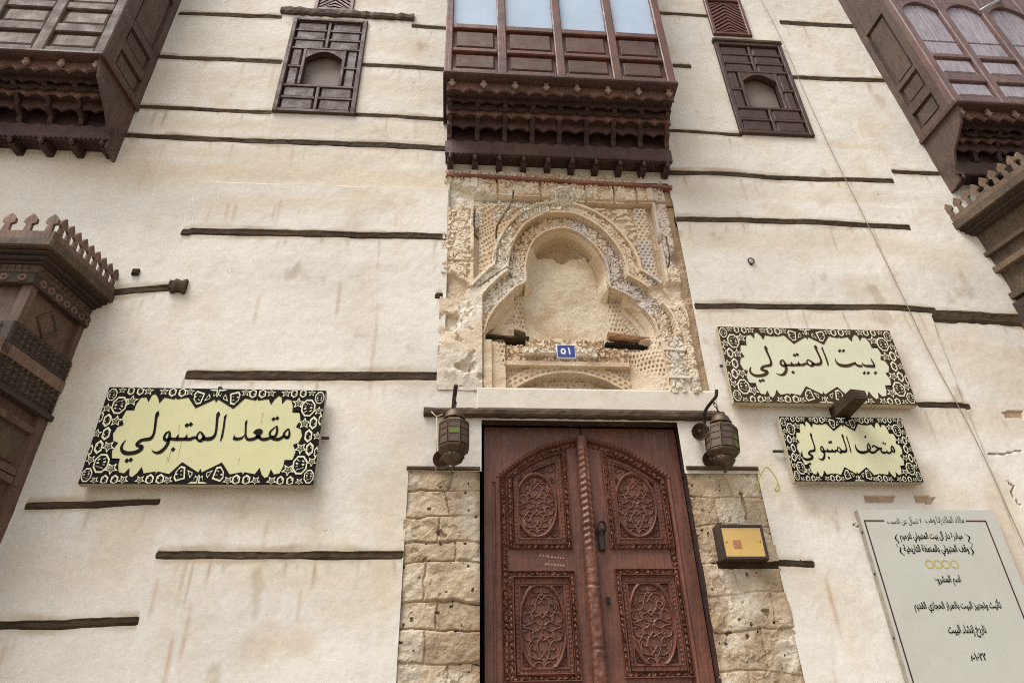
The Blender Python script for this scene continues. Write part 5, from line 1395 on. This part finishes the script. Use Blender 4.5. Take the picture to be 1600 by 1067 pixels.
# ---------------------------------------------------------------- lanterns hung from iron hooks
def hexring(r, n=8): return r
def lantern(cx, cy, zt, label, green, tilt, group='bronze lanterns beside the door'):
    """zt: top of the dome"""
    org = (cx, cy, zt - .44)
    root = thing('hanging_lantern', label, 'lantern', org, group)
    R8 = math.radians(22.5)
    Rm = Matrix.Rotation(tilt, 3, 'Y')
    c0 = Vector((cx, cy, zt))
    def L(name, prof, m, n=8, sm=False, mi=None):
        b = MB(); b.lathe(prof, n, (cx, cy, zt), Rm, 0, sm, R8); return b.build(name, m, root, org)
    L('dome_cap', [(.018, .012), (.040, .0), (.062, -.022), (.074, -.050), (.074, -.060), (.082, -.064), (.082, -.078), (.074, -.082)], M['lantern'], 16, True)
    body = L('lantern_body', [(.074, -.084), (.112, -.112), (.114, -.120), (.112, -.124), (.112, -.30), (.116, -.304), (.114, -.318), (.080, -.352)], M['lantern'])
    L('lower_bowl', [(.078, -.353), (.076, -.38), (.062, -.405), (.036, -.422), (.012, -.430), (.012, -.462), (.004, -.47)], M['lantern'], 16, True)
    ap = .112 * math.cos(math.pi / 8)
    for k in range(8):
        a = k * math.pi / 4
        n_ = Vector((math.cos(a), math.sin(a), 0)); t_ = Vector((-math.sin(a), math.cos(a), 0))
        if n_.y > .3: continue
        hw = .112 * math.sin(math.pi / 8)
        fr = MB()
        for (z0, z1) in ((-.135, -.130), (-.182, -.176), (-.232, -.226), (-.296, -.290)):
            vs = []
            for (s, zz, o) in ((-1, z0, .0), (1, z0, .0), (1, z1, .0), (-1, z1, .0), (-1, z0, .006), (1, z0, .006), (1, z1, .006), (-1, z1, .006)):
                q = n_ * (ap + o) + t_ * (s * hw * .98); vs.append(tuple(c0 + Rm @ Vector((q.x, q.y, zz))))
            fr.add(vs, [(0, 1, 2, 3), (4, 7, 6, 5), (0, 4, 5, 1), (1, 5, 6, 2), (2, 6, 7, 3), (3, 7, 4, 0)])
        for s0 in (-1, .86):
            vs = []
            for (s, zz, o) in ((s0, -.30, 0), (s0 + .14, -.30, 0), (s0 + .14, -.126, 0), (s0, -.126, 0), (s0, -.30, .007), (s0 + .14, -.30, .007), (s0 + .14, -.126, .007), (s0, -.126, .007)):
                q = n_ * (ap + o) + t_ * (s * hw); vs.append(tuple(c0 + Rm @ Vector((q.x, q.y, zz))))
            fr.add(vs, [(0, 1, 2, 3), (4, 7, 6, 5), (0, 4, 5, 1), (1, 5, 6, 2), (2, 6, 7, 3), (3, 7, 4, 0)])
        fr.build('pane_frame', M['lantern'], root, org)
        for j, (z0, z1) in enumerate(((-.176, -.135), (-.226, -.182), (-.290, -.232))):
            b = MB(); vs = []
            for (s, zz) in ((-.86, z0), (.86, z0), (.86, z1), (-.86, z1)):
                q = n_ * (ap + .002) + t_ * (s * hw); vs.append(tuple(c0 + Rm @ Vector((q.x, q.y, zz))))
            b.add(vs, [(0, 1, 2, 3)]); b.build('pane', M['pane_green'] if (k, j) in green else M['pane_dark'], root, org)
    # pierced holes rim
    b = MB()
    for k in range(14):
        a = math.pi + k * math.pi / 13
        b.lathe([(.006, 0), (.004, .004), (.001, .005)], 6, tuple(c0 + Rm @ Vector((.078 * math.cos(a), .078 * math.sin(a), -.366 - .012 * (k % 2)))))
    b.build('rim_studs', M['dome'], root, org)
    return root
def links(b, p0, p1, n):
    p0, p1 = Vector(p0), Vector(p1)
    for i in range(n):
        c = p0.lerp(p1, (i + .5) / n); h = (p1 - p0).length / n * .68
        ax = Vector((1, 0, 0)) if i % 2 else Vector((0.3, 1, 0)).normalized()
        d = (p1 - p0).normalized()
        b.tube([tuple(c + ax * .012 * math.cos(t) + d * h * math.sin(t)) for t in np.linspace(0, 2 * math.pi, 11)], .0032, 5)
HY = -.25
lantern(-0.003, HY, 4.125, 'left of the two bronze octagonal lanterns, with one green pane in front', {(6, 1)}, 0.0)
lantern(2.01, HY, 4.115, 'right of the two bronze octagonal lanterns, with green panes on its right face', {(7, 1), (7, 2)}, math.radians(6))
# hooks
org = (-0.01, 0, 4.2)
hk = thing('wall_hook', 'straight dark iron hook holding the left lantern', 'hook', org, 'iron lantern hooks')
b = MB(); b.tube(smooth([(-.015, .04, 4.05), (-.015, -.03, 4.12), (-.012, -.10, 4.20), (-.006, -.17, 4.28), (0.004, HY, 4.345)], 4), .014, 8, 0, .017); b.build('hook_arm', M['iron'], hk, org)
b = MB(); links(b, (0.0, HY + .02, 4.25), (-.003, HY, 4.13), 3); b.build('chain', M['iron'], hk, org)
org = (1.96, 0, 4.2)
hk = thing('wall_hook', 'bent dark iron hook with long strap holding the right lantern', 'hook', org, 'iron lantern hooks')
b = MB(); b.tube(smooth([(1.945, -.018, 3.80), (1.95, -.03, 3.98), (1.955, -.05, 4.16), (1.955, -.12, 4.225), (1.985, -.20, 4.26), (2.01, HY, 4.285), (2.015, HY - .02, 4.33)], 5), .013, 8); b.build('hook_arm', M['iron'], hk, org)
b = MB(); links(b, (1.985, HY + .02, 4.265), (2.008, HY, 4.12), 4); b.build('chain', M['iron'], hk, org)
# round dome fittings
def dome(x, z, label, grp):
    org = (x, 0, z)
    root = thing('wall_lamp', label, 'wall lamp', org, grp)
    Rm = Matrix.Rotation(math.radians(118), 3, 'X')
    b = MB(); b.lathe([(.014, .0), (.02, .02), (.045, .035), (.062, .06), (.070, .09), (.066, .092), (.056, .066), (.036, .05), (.012, .046)], 20, (x, -.035, z + .02), Rm, 0, True); b.build('lamp_shade', M['dome'], root, org)
    b = MB(); b.lathe([(.012, .04), (.022, .06), (.018, .085), (.004, .092)], 12, (x, -.035, z + .02), Rm, 0, True); b.build('bulb', M['pane_dark'], root, org)
    b = MB(); b.box(x - .016, x + .016, -.05, .0, z, z + .05, 0, .006); b.build('mounting', M['iron'], root, org)
dome(-0.085, 3.82, 'round dull dome lamp behind the left lantern', 'dome lamps on the wall')
dome(1.885, 4.07, 'upper of the two round dome lamps beside the right lantern', 'dome lamps on the wall')
dome(1.93, 3.84, 'lower of the two round dome lamps, on the top of the right jamb', 'dome lamps on the wall')
# ---------------------------------------------------------------- cables, wires, ring, peg
cp = atp([(1185, -8), (1222, 65), (1262, 155), (1302, 240), (1356, 352), (1412, 468), (1455, 555), (1512, 660), (1560, 765), (1612, 880)], -.03)
b = MB(); b.tube(smooth([(x, -.03 - .008 * math.sin(i * 1.7), z) for i, (x, z) in enumerate(cp)], 4), .0042, 6)
tag(b.build('cable', M['cable']), 'thin grey cable running diagonally down the right side of the wall', 'cable')
p = atp([(1186, 768), (1184, 752), (1190, 738), (1196, 731)], -.03) + atp([(1204, 735), (1212, 747), (1217, 762), (1214, 768), (1210, 766), (1213, 756)], -.05)
b = MB(); b.tube(smooth([(x, -.035 - .004 * i, z) for i, (x, z) in enumerate(p)], 4), .0048, 6)
tag(b.build('loose_wire', M['wire_y']), 'curled yellowish loose wire end at the top of the right jamb', 'wire')
p = atp([(674, 644), (682, 652), (692, 648)], -.05) ; p2 = atp([(682, 652), (682, 690), (681, 735)], -.04)
b = MB(); b.tube([(x, -.06, z) for x, z in p], .0045, 6); b.tube([(x, -.04, z) for x, z in p2], .004, 6)
tag(b.build('loose_wire', M['wire_p']), 'thin pale straight wire hanging beside the left lantern', 'wire')
(x, z), = atp([(1172, 413)])
b = MB(); b.tube([(x, 0.02, z - .02), (x, -.03, z - .02)], .012, 8); b.tube([(x + .028 * math.cos(t), -.035, z + .012 + .032 * math.sin(t)) for t in np.linspace(0, 2 * math.pi, 16)], .006, 6)
tag(b.build('iron_ring', M['iron']), 'small iron ring fixed in the bare plaster right of the portal', 'ring')
(x, z), = atp([(213, 427)])
b = MB(); b.box(x - .028, x + .028, -.035, .03, z - .03, z + .03, 0, .01)
tag(b.build('wooden_peg', M['beam']), 'small dark square peg in the plaster near the left porch bay', 'peg')
# grey rod hanging in front of the right bay
(a, a2), (c, c2) = atp([(1531, 19), (1562, -4)], -.72)
b = MB(); b.tube([(a, -.72, a2), ((a + c) / 2, -.70, (a2 + c2) / 2 + .005), (c, -.66, c2), (c + .3, -.5, c2 + .35)], .022, 8)
tag(b.build('metal_rod', m_simple('galvanised_rod', S(160, 158, 156), .4, .15, 20.0, .6)), 'grey metal rod sticking out before the right upper bay shutters', 'rod')
